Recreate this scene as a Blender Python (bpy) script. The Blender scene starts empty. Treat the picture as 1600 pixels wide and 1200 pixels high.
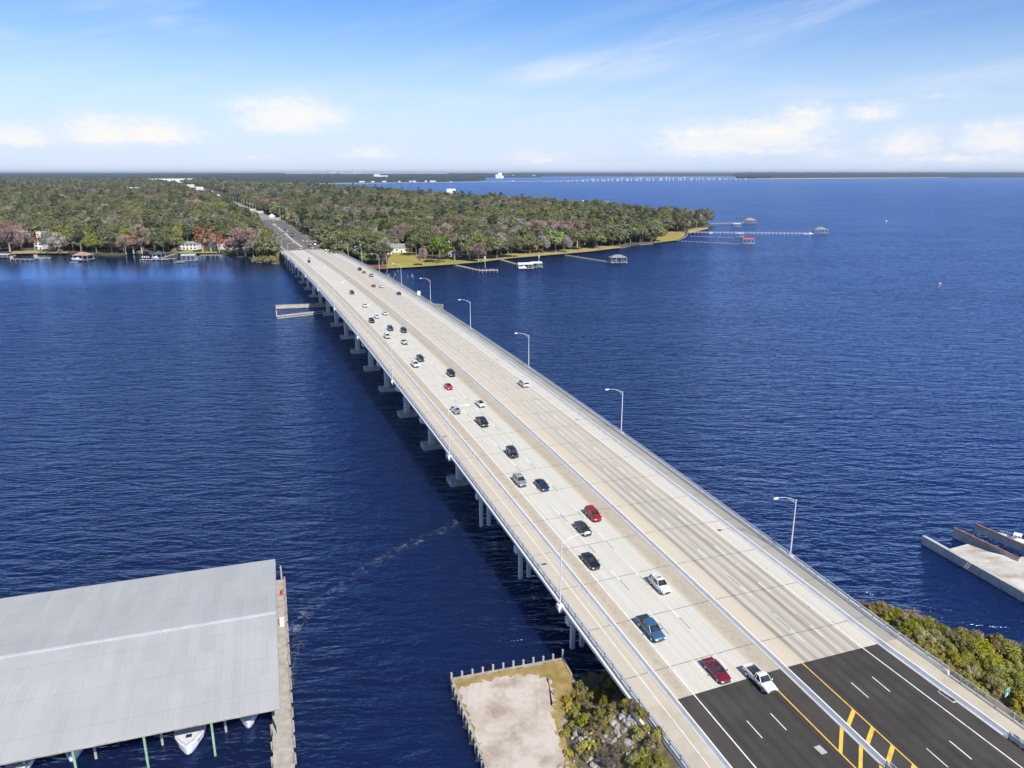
import bpy, bmesh, math, random
import numpy as np
from mathutils import Vector, Matrix

# ------------------------------------------------------------------ camera
R = math.radians
FPX, CAM_Z, HORIZON = 1174.4, 74.12, 269.64
PITCH = math.atan((600 - HORIZON) / FPX)
scene = bpy.context.scene
cam_data = bpy.data.cameras.new('camera')
cam_data.sensor_width = 36.0
cam_data.lens = 36.0 * FPX / 1600.0
cam_data.clip_start = 1.0
cam_data.clip_end = 120000.0
cam = bpy.data.objects.new('camera', cam_data)
cam.location = (0, 0, CAM_Z)
cam.rotation_euler = (math.pi / 2 - PITCH, 0, 0)
scene.collection.objects.link(cam)
scene.camera = cam

# ------------------------------------------------------------------ sun + exposure
SUN_AZ, SUN_EL = R(180 - 31), R(43)          # clockwise from +Y
sd = bpy.data.lights.new('sun', 'SUN')
sd.energy = 4.0
sd.angle = R(0.5)
sd.color = (1.0, 0.955, 0.89)
sun = bpy.data.objects.new('sun', sd)
sdir = Vector((math.sin(SUN_AZ) * math.cos(SUN_EL), math.cos(SUN_AZ) * math.cos(SUN_EL), math.sin(SUN_EL)))
sun.rotation_euler = sdir.to_track_quat('Z', 'Y').to_euler()
sun.location = (0, -50, 200)
scene.collection.objects.link(sun)
scene.view_settings.view_transform = 'Standard'
scene.view_settings.look = 'None'
scene.view_settings.exposure = 0.52
scene.view_settings.gamma = 1.0

# ------------------------------------------------------------------ world: Nishita sky + clouds
world = bpy.data.worlds.new('World')
scene.world = world
world.use_nodes = True
wt = world.node_tree
wt.nodes.clear()

class G:
    """small helper for building node graphs"""
    def __init__(self, tree): self.t = tree
    def n(self, typ, **kw):
        nd = self.t.nodes.new(typ)
        for k, v in kw.items(): setattr(nd, k, v)
        return nd
    def link(self, a, b): self.t.links.new(a, b)
    def put(self, sock, v):
        if hasattr(v, 'is_output') or isinstance(v, bpy.types.NodeSocket): self.link(v, sock)
        else: sock.default_value = v
    def m(self, op, a, b=0.0, c=None, clamp=False):
        nd = self.n('ShaderNodeMath', operation=op, use_clamp=clamp)
        self.put(nd.inputs[0], a); self.put(nd.inputs[1], b)
        if c is not None: self.put(nd.inputs[2], c)
        return nd.outputs[0]
    def rng(self, v, a, b, c=0.0, d=1.0, smooth=False):
        nd = self.n('ShaderNodeMapRange', interpolation_type='SMOOTHSTEP' if smooth else 'LINEAR')
        self.put(nd.inputs[0], v)
        for i, q in enumerate((a, b, c, d)): nd.inputs[1 + i].default_value = q
        return nd.outputs[0]
    def mix(self, f, a, b, blend='MIX'):
        nd = self.n('ShaderNodeMix', data_type='RGBA', blend_type=blend)
        self.put(nd.inputs[0], f)
        for s, v in ((nd.inputs[6], a), (nd.inputs[7], b)):
            if isinstance(v, (tuple, list)): s.default_value = (*v[:3], 1)
            else: self.link(v, s)
        return nd.outputs[2]
    def noise(self, vec, scale, detail=4.0, rough=0.55, dist=0.0):
        nd = self.n('ShaderNodeTexNoise')
        if vec is not None: self.link(vec, nd.inputs['Vector'])
        nd.inputs['Scale'].default_value = scale
        nd.inputs['Detail'].default_value = detail
        nd.inputs['Roughness'].default_value = rough
        nd.inputs['Distortion'].default_value = dist
        return nd.outputs['Fac']
    def mapping(self, vec, scale=(1, 1, 1), rot=(0, 0, 0), loc=(0, 0, 0)):
        nd = self.n('ShaderNodeMapping')
        self.link(vec, nd.inputs['Vector'])
        nd.inputs['Scale'].default_value = scale
        nd.inputs['Rotation'].default_value = rot
        nd.inputs['Location'].default_value = loc
        return nd.outputs[0]
    def ramp(self, f, stops, interp='LINEAR'):
        nd = self.n('ShaderNodeValToRGB')
        cr = nd.color_ramp; cr.interpolation = interp
        while len(cr.elements) < len(stops): cr.elements.new(0.5)
        for e, (p, c) in zip(cr.elements, stops):
            e.position = p; e.color = (*c[:3], 1) if not isinstance(c, float) else (c, c, c, 1)
        self.put(nd.inputs[0], f)
        return nd.outputs[0]
    def xyz(self, vec):
        nd = self.n('ShaderNodeSeparateXYZ'); self.link(vec, nd.inputs[0]); return nd.outputs
    def cxyz(self, x, y, z):
        nd = self.n('ShaderNodeCombineXYZ')
        for s, v in zip(nd.inputs, (x, y, z)): self.put(s, v)
        return nd.outputs[0]

g = G(wt)
sky = g.n('ShaderNodeTexSky', sky_type='NISHITA')
sky.sun_disc = False
sky.sun_elevation = SUN_EL
sky.sun_rotation = SUN_AZ
sky.air_density = 1.0; sky.dust_density = 0.2; sky.ozone_density = 1.5
hs = g.n('ShaderNodeHueSaturation')
g.link(sky.outputs[0], hs.inputs['Color'])
hs.inputs['Saturation'].default_value = 1.05
hs.inputs['Value'].default_value = 1.0
co = g.n('ShaderNodeTexCoord').outputs['Generated']
X, Y, Z = g.xyz(co)
az = g.m('MULTIPLY', g.m('ARCTAN2', X, Y), 180 / math.pi)
el = g.m('MULTIPLY', g.m('ARCSINE', Z), 180 / math.pi)
def px_dir(px, py):
    a, b = (px - 800) / FPX, -(py - 600) / FPX
    d = (a, math.cos(PITCH) + b * math.sin(PITCH), -math.sin(PITCH) + b * math.cos(PITCH))
    l = math.sqrt(sum(q * q for q in d))
    return math.degrees(math.atan2(d[0], d[1])), math.degrees(math.asin(d[2] / l))
cv = g.cxyz(az, g.m('MULTIPLY', el, 2.0), 0.0)
n_big = g.noise(cv, 0.28, 6.0, 0.55)
n_fin = g.noise(cv, 0.85, 7.0, 0.62)
n_puf = g.noise(g.cxyz(az, g.m('MULTIPLY', el, 1.4), 4.0), 1.9, 7.0, 0.6)
nn = g.m('ADD', g.m('MULTIPLY', g.m('SUBTRACT', n_big, 0.5), 1.0), g.m('ADD', g.m('MULTIPLY', g.m('SUBTRACT', n_fin, 0.5), 1.2), g.m('MULTIPLY', g.m('SUBTRACT', n_puf, 0.5), .65)))
# cumulus: (pixel x, pixel y of the base line, half width px, height px, strength)
CUM = [(452, 190, 95, 50, 1.0), (395, 165, 55, 22, .55), (505, 185, 60, 26, .8), (155, 212, 70, 42, .95), (235, 212, 95, 36, .85),
       (25, 217, 70, 32, .9), (580, 242, 60, 18, .6), (400, 246, 60, 10, .3), (1110, 228, 110, 44, .9), (1190, 216, 130, 42, .95),
       (1255, 192, 60, 40, .8), (1360, 180, 55, 24, .6), (1420, 230, 75, 34, .75), (1560, 225, 90, 42, .85), (835, 248, 70, 22, .45),
       (1180, 236, 150, 18, .55), (1290, 242, 60, 16, .4), (1470, 150, 70, 14, .35), (-160, 215, 130, 45, .9), (1800, 215, 140, 55, .9), (1480, 248, 200, 20, .35)]
tot = None
for (cx, cy, hw, hh, st_) in CUM:
    a0, e0 = px_dir(cx, cy)
    a1, _ = px_dir(cx + hw, cy); _, e1 = px_dir(cx, cy - hh)
    da = g.m('DIVIDE', g.m('SUBTRACT', az, a0), abs(a1 - a0))
    ev = g.m('DIVIDE', g.m('SUBTRACT', el, e0), abs(e1 - e0))
    evn = g.m('MULTIPLY', g.m('MINIMUM', ev, 0.0), 2.0)        # flat, soft base
    evp = g.m('MAXIMUM', ev, 0.0)
    dd = g.m('ADD', g.m('MULTIPLY', da, da), g.m('ADD', g.m('MULTIPLY', evp, evp), g.m('MULTIPLY', evn, evn)))
    val = g.m('MULTIPLY', g.m('SUBTRACT', 1.0, g.m('SQRT', g.m('MULTIPLY', dd, .72))), st_)
    tot = val if tot is None else g.m('MAXIMUM', tot, val)
cum = g.rng(g.m('ADD', tot, g.m('MULTIPLY', nn, 0.62)), -0.20, 0.78, 0.0, 0.76, True)
# the masses only live near the named places
cum = g.m('MULTIPLY', cum, g.rng(tot, -0.25, 0.12, 0.0, 1.0, True))
# cirrus streaks, long thin noise running up to the right
cr = R(-15)
caz = g.m('ADD', g.m('MULTIPLY', az, math.cos(cr)), g.m('MULTIPLY', el, -math.sin(cr)))
cel = g.m('ADD', g.m('MULTIPLY', az, math.sin(cr)), g.m('MULTIPLY', el, math.cos(cr)))
cn = g.noise(g.cxyz(g.m('MULTIPLY', caz, 0.06), g.m('MULTIPLY', cel, 0.55), 3.7), 1.0, 7.0, 0.6, 0.6)
def streak(p0, p1, w, s):
    (a0, e0), (a1, e1) = px_dir(*p0), px_dir(*p1)
    L = math.hypot(a1 - a0, e1 - e0); ux, uy = (a1 - a0) / L, (e1 - e0) / L
    dx, dy = g.m('SUBTRACT', az, a0), g.m('SUBTRACT', el, e0)
    al = g.m('DIVIDE', g.m('ADD', g.m('MULTIPLY', dx, ux), g.m('MULTIPLY', dy, uy)), L)
    ac = g.m('ABSOLUTE', g.m('ADD', g.m('MULTIPLY', dx, -uy), g.m('MULTIPLY', dy, ux)))
    f = g.rng(ac, 0.0, w, 1.0, 0.0, True)
    ends = g.m('MULTIPLY', g.rng(al, -0.1, 0.3, 0.0, 1.0, True), g.rng(al, 0.6, 1.15, 1.0, 0.0, True))
    return g.m('MULTIPLY', g.m('MULTIPLY', f, ends), s)
cir = None
for a in [((760, 125), (1130, 70), 1.7, .95), ((930, 95), (1430, -20), 1.9, .5), ((640, 162), (900, 152), .8, .6), ((1380, 140), (1750, 85), 1.1, .75),
          ((220, 35), (380, 45), 1.0, .55), ((100, 15), (320, -5), 1.2, .4), ((1180, 145), (1520, 150), .6, .5), ((-60, 45), (40, 55), .6, .6),
          ((620, 175), (700, 150), .9, .3), ((1050, 170), (1200, 172), .5, .35)]:
    v_ = streak(*a); cir = v_ if cir is None else g.m('MAXIMUM', cir, v_)
cir = g.m('MULTIPLY', cir, g.rng(cn, 0.30, 0.72, 0.15, 1.0, True))
n_st = g.noise(g.cxyz(g.m('MULTIPLY', az, .10), g.m('MULTIPLY', el, .8), 9.0), 1.0, 6.0, 0.6)
veil = g.m('ADD', g.m('MULTIPLY', g.rng(cn, 0.42, 0.85, 0.0, 0.22, True), g.rng(el, 0.0, 3.0, 0.4, 1.0)), g.m('MULTIPLY', g.rng(n_st, .40, .75, 0.0, .45, True), g.rng(el, 1.0, 8.5, 1.0, 0.0, True)))
cloud = g.m('MINIMUM', g.m('ADD', g.m('MAXIMUM', cum, g.m('MULTIPLY', cir, 0.78)), veil), 1.0)
ccol = g.mix(g.rng(g.m('ADD', g.m('MULTIPLY', n_puf, .6), g.m('MULTIPLY', tot, .5)), 0.28, 0.62, 0.0, 1.0, True), (6.3, 6.9, 8.2), (8.0, 7.8, 7.6))
grade = g.ramp(g.rng(el, 0.0, 60.0), [(0.0, (.90, .93, 1.0)), (.08, (.80, .88, 1.05)), (.19, (.58, .79, 1.16)), (.30, (.55, .76, 1.1)), (.55, (.92, .91, .92)), (1.0, (1.0, .93, .85))])
skyb = g.mix(1.0, hs.outputs[0], grade, 'MULTIPLY')
hz = g.rng(el, 0.0, 11.0, 0.75, 0.0, True)
skyc = g.mix(hz, skyb, (4.9, 6.1, 8.7))
mixc = g.mix(cloud, skyc, ccol)
bg = g.n('ShaderNodeBackground')
g.link(mixc, bg.inputs[0])
bg.inputs[1].default_value = 0.088
out = g.n('ShaderNodeOutputWorld')
g.link(bg.outputs[0], out.inputs[0])

# ------------------------------------------------------------------ geometry of the place
def ray(px, py):
    a, b = (px - 800) / FPX, -(py - 600) / FPX
    return (a, math.cos(PITCH) + b * math.sin(PITCH), -math.sin(PITCH) + b * math.cos(PITCH))
def at(px, py, z=0.0):
    """ground position seen at a photo pixel, on the horizontal plane z"""
    d = ray(px, py); k = (z - CAM_Z) / d[2]
    return Vector((d[0] * k, d[1] * k, z))
YAW, BX = 0.3612, 71.77
UV_ = Vector((-math.sin(YAW), math.cos(YAW), 0))     # along the bridge, away from the camera
VV_ = Vector((math.cos(YAW), math.sin(YAW), 0))      # across it, to the right
CROWN = 0.0207
HAZE_D = 0.00003
def zd(s):
    if s > 713:
        z0 = 9.0; q = s - 713
        if q < 180: return 8.96 - 0.0347 * q + 0.0000964 * q * q
        return 5.84 - 1.0 * (1 - math.exp(-(q - 180) / 200.0))
    if s < 40: return zd(40) + (s - 40) * 0.02
    return 1.5 + .0738 * s - 1.1401e-4 * s * s + .3544e-7 * s ** 3
def B(s, t, dz=0.0):
    # the right side of the near approach flares out a little
    if s < 96.4 and t > 10: t += min(1.0, (t - 10) / 4.4) * .052 * (96.4 - s)
    p = UV_ * s + VV_ * t
    return Vector((BX + p.x, p.y, zd(s) - CROWN * abs(t) + dz))
def st(p):
    q = Vector((p[0] - BX, p[1], 0)); return q.dot(UV_), q.dot(VV_)
def deck_at(px, py, dz=0.0):
    z = 8.0
    for _ in range(25):
        s, t = st(at(px, py, z)); z = zd(s) - CROWN * abs(t) + dz
    return s, t

rnd = random.Random(7)
COL = scene.collection
def tag(o, label=None, cat=None, group=None, kind=None):
    if label: o['label'] = label
    if cat: o['category'] = cat
    if group: o['group'] = group
    if kind: o['kind'] = kind
    return o
def thing(name, label, cat, loc=(0, 0, 0), rz=0.0, group=None):
    o = bpy.data.objects.new(name, None); COL.objects.link(o)
    o.empty_display_size = 0.5
    o.location = loc; o.rotation_euler = (0, 0, rz)
    return tag(o, label, cat, group)
def copy_tree(o, parent=None):
    c = o.copy(); COL.objects.link(c)
    if parent is not None: c.parent = parent
    for ch in list(o.children): copy_tree(ch, c)
    return c

class MB:
    """collects faces of ONE mesh"""
    def __init__(self): self.v = []; self.f = []; self.mi = []; self.uv = {}
    def face(self, pts, mi=0):
        i = len(self.v); self.v += [tuple(p) for p in pts]
        self.f.append(tuple(range(i, i + len(pts)))); self.mi.append(mi)
    def grid(self, rows, mi=0, close=False):
        i = len(self.v); n = len(rows[0])
        for r in rows: self.v += [tuple(p) for p in r]
        for a in range(len(rows) - 1):
            for b in range(n if close else n - 1):
                c = (b + 1) % n
                self.f.append((i + a * n + b, i + a * n + c, i + (a + 1) * n + c, i + (a + 1) * n + b)); self.mi.append(mi)
        return i
    def loft(self, rings, mi=0, caps=True):
        i = self.grid(rings, mi, True); n = len(rings[0])
        if caps:
            self.f.append(tuple(range(i + n - 1, i - 1, -1))); self.mi.append(mi)
            j = i + (len(rings) - 1) * n
            self.f.append(tuple(range(j, j + n))); self.mi.append(mi)
    def box(self, c, size, rz=0.0, mi=0, M=None):
        x, y, z = (q / 2 for q in size)
        m = Matrix.Translation(Vector(c)) @ Matrix.Rotation(rz, 4, 'Z')
        if M is not None: m = M @ m
        def ring(zz): return [m @ Vector(p) for p in ((-x, -y, zz), (x, -y, zz), (x, y, zz), (-x, y, zz))]
        self.loft([ring(-z), ring(z)], mi)
    def bar(self, p0, p1, w, h=None, mi=0):
        h = h or w; p0, p1 = Vector(p0), Vector(p1)
        d = (p1 - p0)
        if d.length < 1e-6: return
        d.normalize()
        up = Vector((0, 0, 1)) if abs(d.z) < 0.95 else Vector((1, 0, 0))
        s = d.cross(up).normalized(); q = s.cross(d)
        def ring(p): return [p - s * w / 2 - q * h / 2, p + s * w / 2 - q * h / 2, p + s * w / 2 + q * h / 2, p - s * w / 2 + q * h / 2]
        self.loft([ring(p0), ring(p1)], mi)
    def tube(self, pts, radii, n=8, mi=0):
        pts = [Vector(p) for p in pts]
        if not isinstance(radii, (list, tuple)): radii = [radii] * len(pts)
        rings = []
        ref = None
        for k, p in enumerate(pts):
            d = (pts[min(k + 1, len(pts) - 1)] - pts[max(k - 1, 0)]).normalized()
            if ref is None: ref = Vector((1, 0, 0)) if abs(d.x) < 0.8 else Vector((0, 1, 0))
            a = (ref - d * ref.dot(d)).normalized(); b = d.cross(a)
            rings.append([p + (a * math.cos(2 * math.pi * j / n) + b * math.sin(2 * math.pi * j / n)) * radii[k] for j in range(n)])
        self.loft(rings, mi)
    def prism(self, pts, z0, z1, mi=0):
        self.loft([[(p[0], p[1], z0) for p in pts], [(p[0], p[1], z1) for p in pts]], mi)
    def sweep(self, prof, s0, s1, step=6.0, mi=0):
        n = max(1, int(round((s1 - s0) / step)))
        self.loft([[B(s0 + (s1 - s0) * k / n, t, dz) for t, dz in prof] for k in range(n + 1)], mi)
    def build(self, name, mats, parent=None, smooth=False, loc=None, shift=None):
        me = bpy.data.meshes.new(name)
        vs = self.v
        if shift is not None: vs = [(a - shift[0], b - shift[1], c - shift[2]) for a, b, c in vs]
        me.from_pydata(vs, [], self.f)
        if not isinstance(mats, (list, tuple)): mats = [mats]
        for m_ in mats: me.materials.append(m_)
        if len(mats) > 1: me.polygons.foreach_set('material_index', self.mi)
        if smooth: me.polygons.foreach_set('use_smooth', [True] * len(me.polygons))
        me.update()
        o = bpy.data.objects.new(name, me); COL.objects.link(o)
        if parent is not None: o.parent = parent
        if loc is not None: o.location = loc
        return o
def fix_normals(o):
    bm = bmesh.new(); bm.from_mesh(o.data)
    bmesh.ops.recalc_face_normals(bm, faces=bm.faces); bm.to_mesh(o.data); bm.free()
    return o

# ------------------------------------------------------------------ materials
def mat(name, c1, c2=None, rough=0.8, scale=1.0, detail=5, metal=0.0, bump=0.0, bscale=None, spec=0.5, coat=0.0, stretch=None, lo=.35, hi=.65):
    m_ = bpy.data.materials.new(name); m_.use_nodes = True
    h = G(m_.node_tree); p = m_.node_tree.nodes['Principled BSDF']
    p.inputs['Roughness'].default_value = rough
    p.inputs['Metallic'].default_value = metal
    p.inputs['Specular IOR Level'].default_value = spec
    p.inputs['Coat Weight'].default_value = coat
    tc = h.n('ShaderNodeTexCoord').outputs['Object']
    if stretch: tc = h.mapping(tc, stretch)
    if c2 is None: p.inputs['Base Color'].default_value = (*c1, 1)
    else:
        f = h.noise(tc, scale, detail, 0.6)
        h.link(h.mix(h.rng(f, lo, hi), c1, c2), p.inputs['Base Color'])
    if bump:
        bn = h.n('ShaderNodeBump'); bn.inputs['Strength'].default_value = bump; bn.inputs['Distance'].default_value = 0.05
        h.link(h.noise(tc, bscale or scale * 4, 4, 0.6), bn.inputs['Height']); h.link(bn.outputs[0], p.inputs['Normal'])
    return m_
M = {}
M['concrete'] = mat('concrete', (.42, .41, .38), (.52, .51, .48), .85, .35)
M['concrete_grey'] = mat('concrete_grey', (.48, .475, .46), (.60, .59, .57), .85, .4)
M['concrete_white'] = mat('concrete_white', (.68, .67, .64), (.78, .77, .74), .8, .5)
M['concrete_old'] = mat('concrete_old', (.36, .355, .33), (.54, .52, .48), .9, .5, bump=.3)
M['galv'] = mat('galvanised_metal', (.56, .57, .58), (.66, .67, .68), .5, 1.0, metal=.2)
M['alu'] = mat('aluminium', (.52, .53, .55), (.62, .63, .65), .55, 1.0, metal=.15)
M['white_paint'] = mat('white_paint', (.50, .49, .47), (.78, .77, .74), .8, 1.1, detail=9, lo=.3, hi=.5)
M['yellow_paint'] = mat('yellow_paint', (.50, .31, .06), (.80, .50, .07), .8, 1.0, detail=9, lo=.3, hi=.5)
M['yellow_faded'] = mat('yellow_faded', (.60, .46, .22), (.52, .45, .32), .7, 1.0)
M['black_paint'] = mat('black_paint', (.12, .12, .12), (.22, .22, .21), .7, 1.5)
M['causeway'] = mat('causeway_concrete', (.30, .31, .32), (.38, .39, .40), .9, .05)
M['path_concrete'] = mat('path_concrete', (.42, .37, .29), (.50, .45, .36), .9, .3, detail=8)
M['barrier_concrete'] = mat('barrier_concrete', (.72, .71, .68), (.84, .83, .80), .8, .6, detail=8)
M['rubber'] = mat('rubber', (.02, .02, .02), (.03, .03, .03), .8, 8)
M['wheel_rim'] = mat('wheel_rim', (.45, .46, .48), (.55, .55, .56), .35, 5, metal=.8)
M['glass'] = mat('car_glass', (.010, .013, .016), (.055, .06, .065), .04, 1.8, spec=.9, coat=.6, lo=.45, hi=.7)
M['lamp_lens'] = mat('lamp_lens', (.75, .76, .78), (.85, .85, .85), .25, 4)
M['tail_lens'] = mat('tail_lens', (.35, .01, .012), (.42, .02, .02), .3, 4)
M['dark_trim'] = mat('dark_trim', (.025, .025, .028), (.04, .04, .04), .6, 6)
M['wood_grey'] = mat('weathered_wood', (.26, .23, .20), (.42, .38, .33), .9, .8, stretch=(1, 1, 1), bump=.3)
M['wood_pale'] = mat('pale_planks', (.33, .295, .255), (.48, .435, .38), .9, .8, bump=.3)
M['rust'] = mat('rusty_steel', (.20, .085, .035), (.36, .17, .075), .85, .9, bump=.2)
M['green_steel'] = mat('green_steel', (.20, .34, .20), (.30, .44, .28), .6, 1.0)
M['white_gel'] = mat('white_gelcoat', (.74, .75, .76), (.80, .80, .80), .25, 2.0, spec=.6)
M['navy'] = mat('navy_fabric', (.015, .02, .06), (.02, .03, .08), .7, 5)
M['sand'] = mat('sand', (.44, .36, .26), (.56, .48, .38), .95, .3)
M['bark'] = mat('bark', (.16, .13, .10), (.26, .22, .18), .95, .8)
M['bark_pale'] = mat('pale_bark', (.34, .31, .27), (.46, .42, .37), .95, .8)
M['white_wall'] = mat('white_wall', (.68, .68, .66), (.76, .76, .74), .8, .4)
M['cream_wall'] = mat('cream_wall', (.56, .52, .44), (.62, .58, .50), .8, .4)
M['grey_shingle'] = mat('grey_shingle', (.20, .20, .20), (.29, .29, .28), .9, .6)
M['dark_shingle'] = mat('dark_shingle', (.06, .06, .07), (.10, .10, .11), .9, .6)
M['brown_shingle'] = mat('brown_shingle', (.30, .19, .15), (.40, .27, .22), .9, .6)
M['red_roof'] = mat('red_roof', (.48, .07, .06), (.56, .11, .09), .7, .6)
M['greyroof_pale'] = mat('pale_metal_roof', (.50, .54, .53), (.60, .63, .62), .5, .4, metal=.2)
M['white_roof'] = mat('white_roof', (.72, .73, .75), (.80, .80, .82), .6, .4)
M['window_glass'] = mat('window_glass', (.02, .025, .03), None, .1, spec=.7)

# ------------------------------------------------------------------ water
def water_material():
    m_ = bpy.data.materials.new('river_water'); m_.use_nodes = True
    nt = m_.node_tree; nt.nodes.clear(); h = G(nt)
    tc = h.n('ShaderNodeTexCoord').outputs['Object']
    x, y, z = h.xyz(tc)
    patch = h.noise(h.mapping(tc, (.005, .012, .01), (0, 0, R(6))), 1.0, 5, .6)
    bay = h.rng(h.m('ADD', x, h.m('MULTIPLY', y, -.05)), -60, 260, 0.0, 1.0, True)
    body = h.mix(bay, (.0062, .0115, .046), (.0035, .0180, .112))
    body = h.mix(h.rng(patch, .35, .65, 0.0, .55), body, (.006, .015, .066))
    # wind waves: crests run across the view, a little down to the right
    rot = (0, 0, R(9))
    w1 = h.noise(h.mapping(tc, (.085, .25, 1), rot), 1.0, 4, .55, .7)
    r1 = h.m('SUBTRACT', 1.0, h.m('ABSOLUTE', h.m('MULTIPLY_ADD', h.noise(h.mapping(tc, (.06, .19, 1), (0, 0, R(13)), (31, 7, 0)), 1.0, 3, .55, .5), 4.0, -2.0)))
    w2 = h.noise(h.mapping(tc, (.42, .85, 1), (0, 0, R(-8))), 1.0, 3, .55, .4)
    w4 = h.noise(h.mapping(tc, (.030, .075, 1), rot), 1.0, 3, .55, .5)
    hgt = h.m('ADD', h.m('ADD', h.m('MULTIPLY', w1, 1.7), h.m('MULTIPLY', w2, .50)), h.m('ADD', h.m('MULTIPLY', r1, .50), h.m('MULTIPLY', w4, .9)))
    # calm lee water under the wooded west shore, ruffled water elsewhere
    lee = h.rng(h.m('ADD', x, h.m('MULTIPLY', y, .36)), -60, 90, 0.0, 1.0, True)
    ly = h.rng(h.m('ADD', y, h.m('MULTIPLY', h.m('SUBTRACT', patch, .5), 260)), 300, 560, 1.0, 0.0, True)
    shore = h.rng(h.m('ADD', y, h.m('ADD', h.m('MULTIPLY', x, -.12), h.m('MULTIPLY', h.m('SUBTRACT', patch, .5), 170))), 500, 620, 1.0, .10, True)
    calm = h.m('MAXIMUM', h.m('ADD', h.m('MULTIPLY', ly, .35), .60), lee)
    amp = h.m('MULTIPLY', h.rng(patch, .3, .7, .7, 1.15), h.m('MULTIPLY', calm, h.m('MAXIMUM', shore, lee)))
    b = h.n('ShaderNodeBump'); b.inputs['Distance'].default_value = 1.0
    h.link(h.m('MULTIPLY', amp, 1.0), b.inputs['Strength']); h.link(hgt, b.inputs['Height'])
    df = h.n('ShaderNodeSubsurfaceScattering', falloff='BURLEY'); h.link(body, df.inputs['Color']); df.inputs['Scale'].default_value = 1.0; df.inputs['Radius'].default_value = (2.0, 3.2, 4.5)
    gl = h.n('ShaderNodeBsdfGlossy'); gl.inputs['Roughness'].default_value = .15
    gl.inputs['Color'].default_value = (.44, .635, 1.0, 1); h.link(b.outputs[0], gl.inputs['Normal'])
    fr = h.n('ShaderNodeFresnel'); fr.inputs['IOR'].default_value = 1.33; h.link(b.outputs[0], fr.inputs['Normal'])
    mx = h.n('ShaderNodeMixShader')
    h.link(h.m('MINIMUM', h.m('MULTIPLY', fr.outputs[0], WATER_GLOSS), .85), mx.inputs[0]); h.link(df.outputs[0], mx.inputs[1]); h.link(gl.outputs[0], mx.inputs[2])
    h.link(mx.outputs[0], h.n('ShaderNodeOutputMaterial').inputs[0])
    return m_
WATER_GLOSS = 1.5
w = MB()
xs = [-40000, -20000, -6000, -2000, -600, -100, 400, 1500, 5000, 20000, 40000]
ys = [-3000, -100, 200, 600, 1500, 4000, 12000, 40000]
w.grid([[(x, y, 0) for x in xs] for y in ys])
tag(w.build('river_water', water_material()), 'wide blue river with small wind waves', None, None, 'structure')

# ------------------------------------------------------------------ far land (the wooded shore the bridge runs to)
SHORE_L = [(-420, 398), (-200, 397), (0, 397), (30, 397), (70, 396), (110, 396), (150, 399), (175, 401), (205, 397), (240, 396.5), (275, 396), (300, 395),
           (345, 396), (366, 402), (393, 404), (399, 408), (412, 411), (446, 412.5), (500, 413)]
SHORE_R = [(560, 418), (600, 421), (650, 418), (700, 414.5), (745, 411), (800, 404), (860, 399), (920, 393.5), (975, 387), (985, 384), (1000, 382.5),
           (1030, 380), (1060, 375.5), (1070, 371), (1075, 366), (1074, 360), (1090, 358), (1106, 358), (1108, 355)]
land = [at(x, y) for x, y in SHORE_L] + [at(x, y) for x, y in SHORE_R]
land += [Vector(p + (0,)) for p in [(292, 1110), (272, 1180), (225, 1330), (150, 1500), (40, 1700), (-60, 1860), (-240, 2200), (-560, 3000), (-1100, 4000), (-1600, 4700),
         (-2300, 6000), (-4200, 14000), (-26000, 14000), (-3500, 700)]]
LAND2 = [(p.x, p.y) for p in land]
def inside(poly, x, y):
    c = False; n = len(poly); j = n - 1
    for i in range(n):
        xi, yi = poly[i]; xj, yj = poly[j]
        if (yi > y) != (yj > y) and x < (xj - xi) * (y - yi) / (yj - yi) + xi: c = not c
        j = i
    return c
def edge_dist(poly, x, y, closed=True):
    d = 1e9; n = len(poly)
    for i in range(n if closed else n - 1):
        ax, ay = poly[i]; bx, by = poly[(i + 1) % n]
        vx, vy = bx - ax, by - ay; L = vx * vx + vy * vy or 1e-9
        k = max(0, min(1, ((x - ax) * vx + (y - ay) * vy) / L))
        d = min(d, math.hypot(x - ax - k * vx, y - ay - k * vy))
    return d
def flat_poly(name, pts, mats, kind='structure', label=None, skirt=1.5):
    """a filled outline with a bank dropping below the water"""
    bm = bmesh.new()
    vs = [bm.verts.new(p) for p in pts]
    f = bm.faces.new(vs); f.normal_update()
    if f.normal.z < 0: f.normal_flip()
    low = [bm.verts.new((p[0], p[1], p[2] - skirt)) for p in pts]
    n = len(pts)
    for i in range(n):
        bm.faces.new((vs[i], vs[(i + 1) % n], low[(i + 1) % n], low[i]))
    bmesh.ops.triangulate(bm, faces=[q for q in bm.faces if len(q.verts) > 4])
    bmesh.ops.recalc_face_normals(bm, faces=bm.faces)
    me = bpy.data.meshes.new(name); bm.to_mesh(me); bm.free()
    for m_ in (mats if isinstance(mats, (list, tuple)) else [mats]): me.materials.append(m_)
    o = bpy.data.objects.new(name, me); COL.objects.link(o)
    return tag(o, label, None, None, kind)
M['forest_floor'] = mat('forest_floor', (.045, .05, .022), (.13, .105, .06), .95, .06, lo=.3, hi=.7)
M['lawn'] = mat('lawn', (.24, .27, .035), (.40, .27, .09), .95, .06, detail=8, lo=.38, hi=.62)
M['dry_lawn'] = mat('dry_lawn', (.28, .25, .06), (.42, .32, .15), .95, .15)
M['mulch'] = mat('mulch', (.16, .07, .04), (.24, .12, .08), .95, .3)
flat_poly('shore_land', [(p[0], p[1], 1.2) for p in LAND2], M['forest_floor'], label='low wooded land beyond the bridge')
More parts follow.
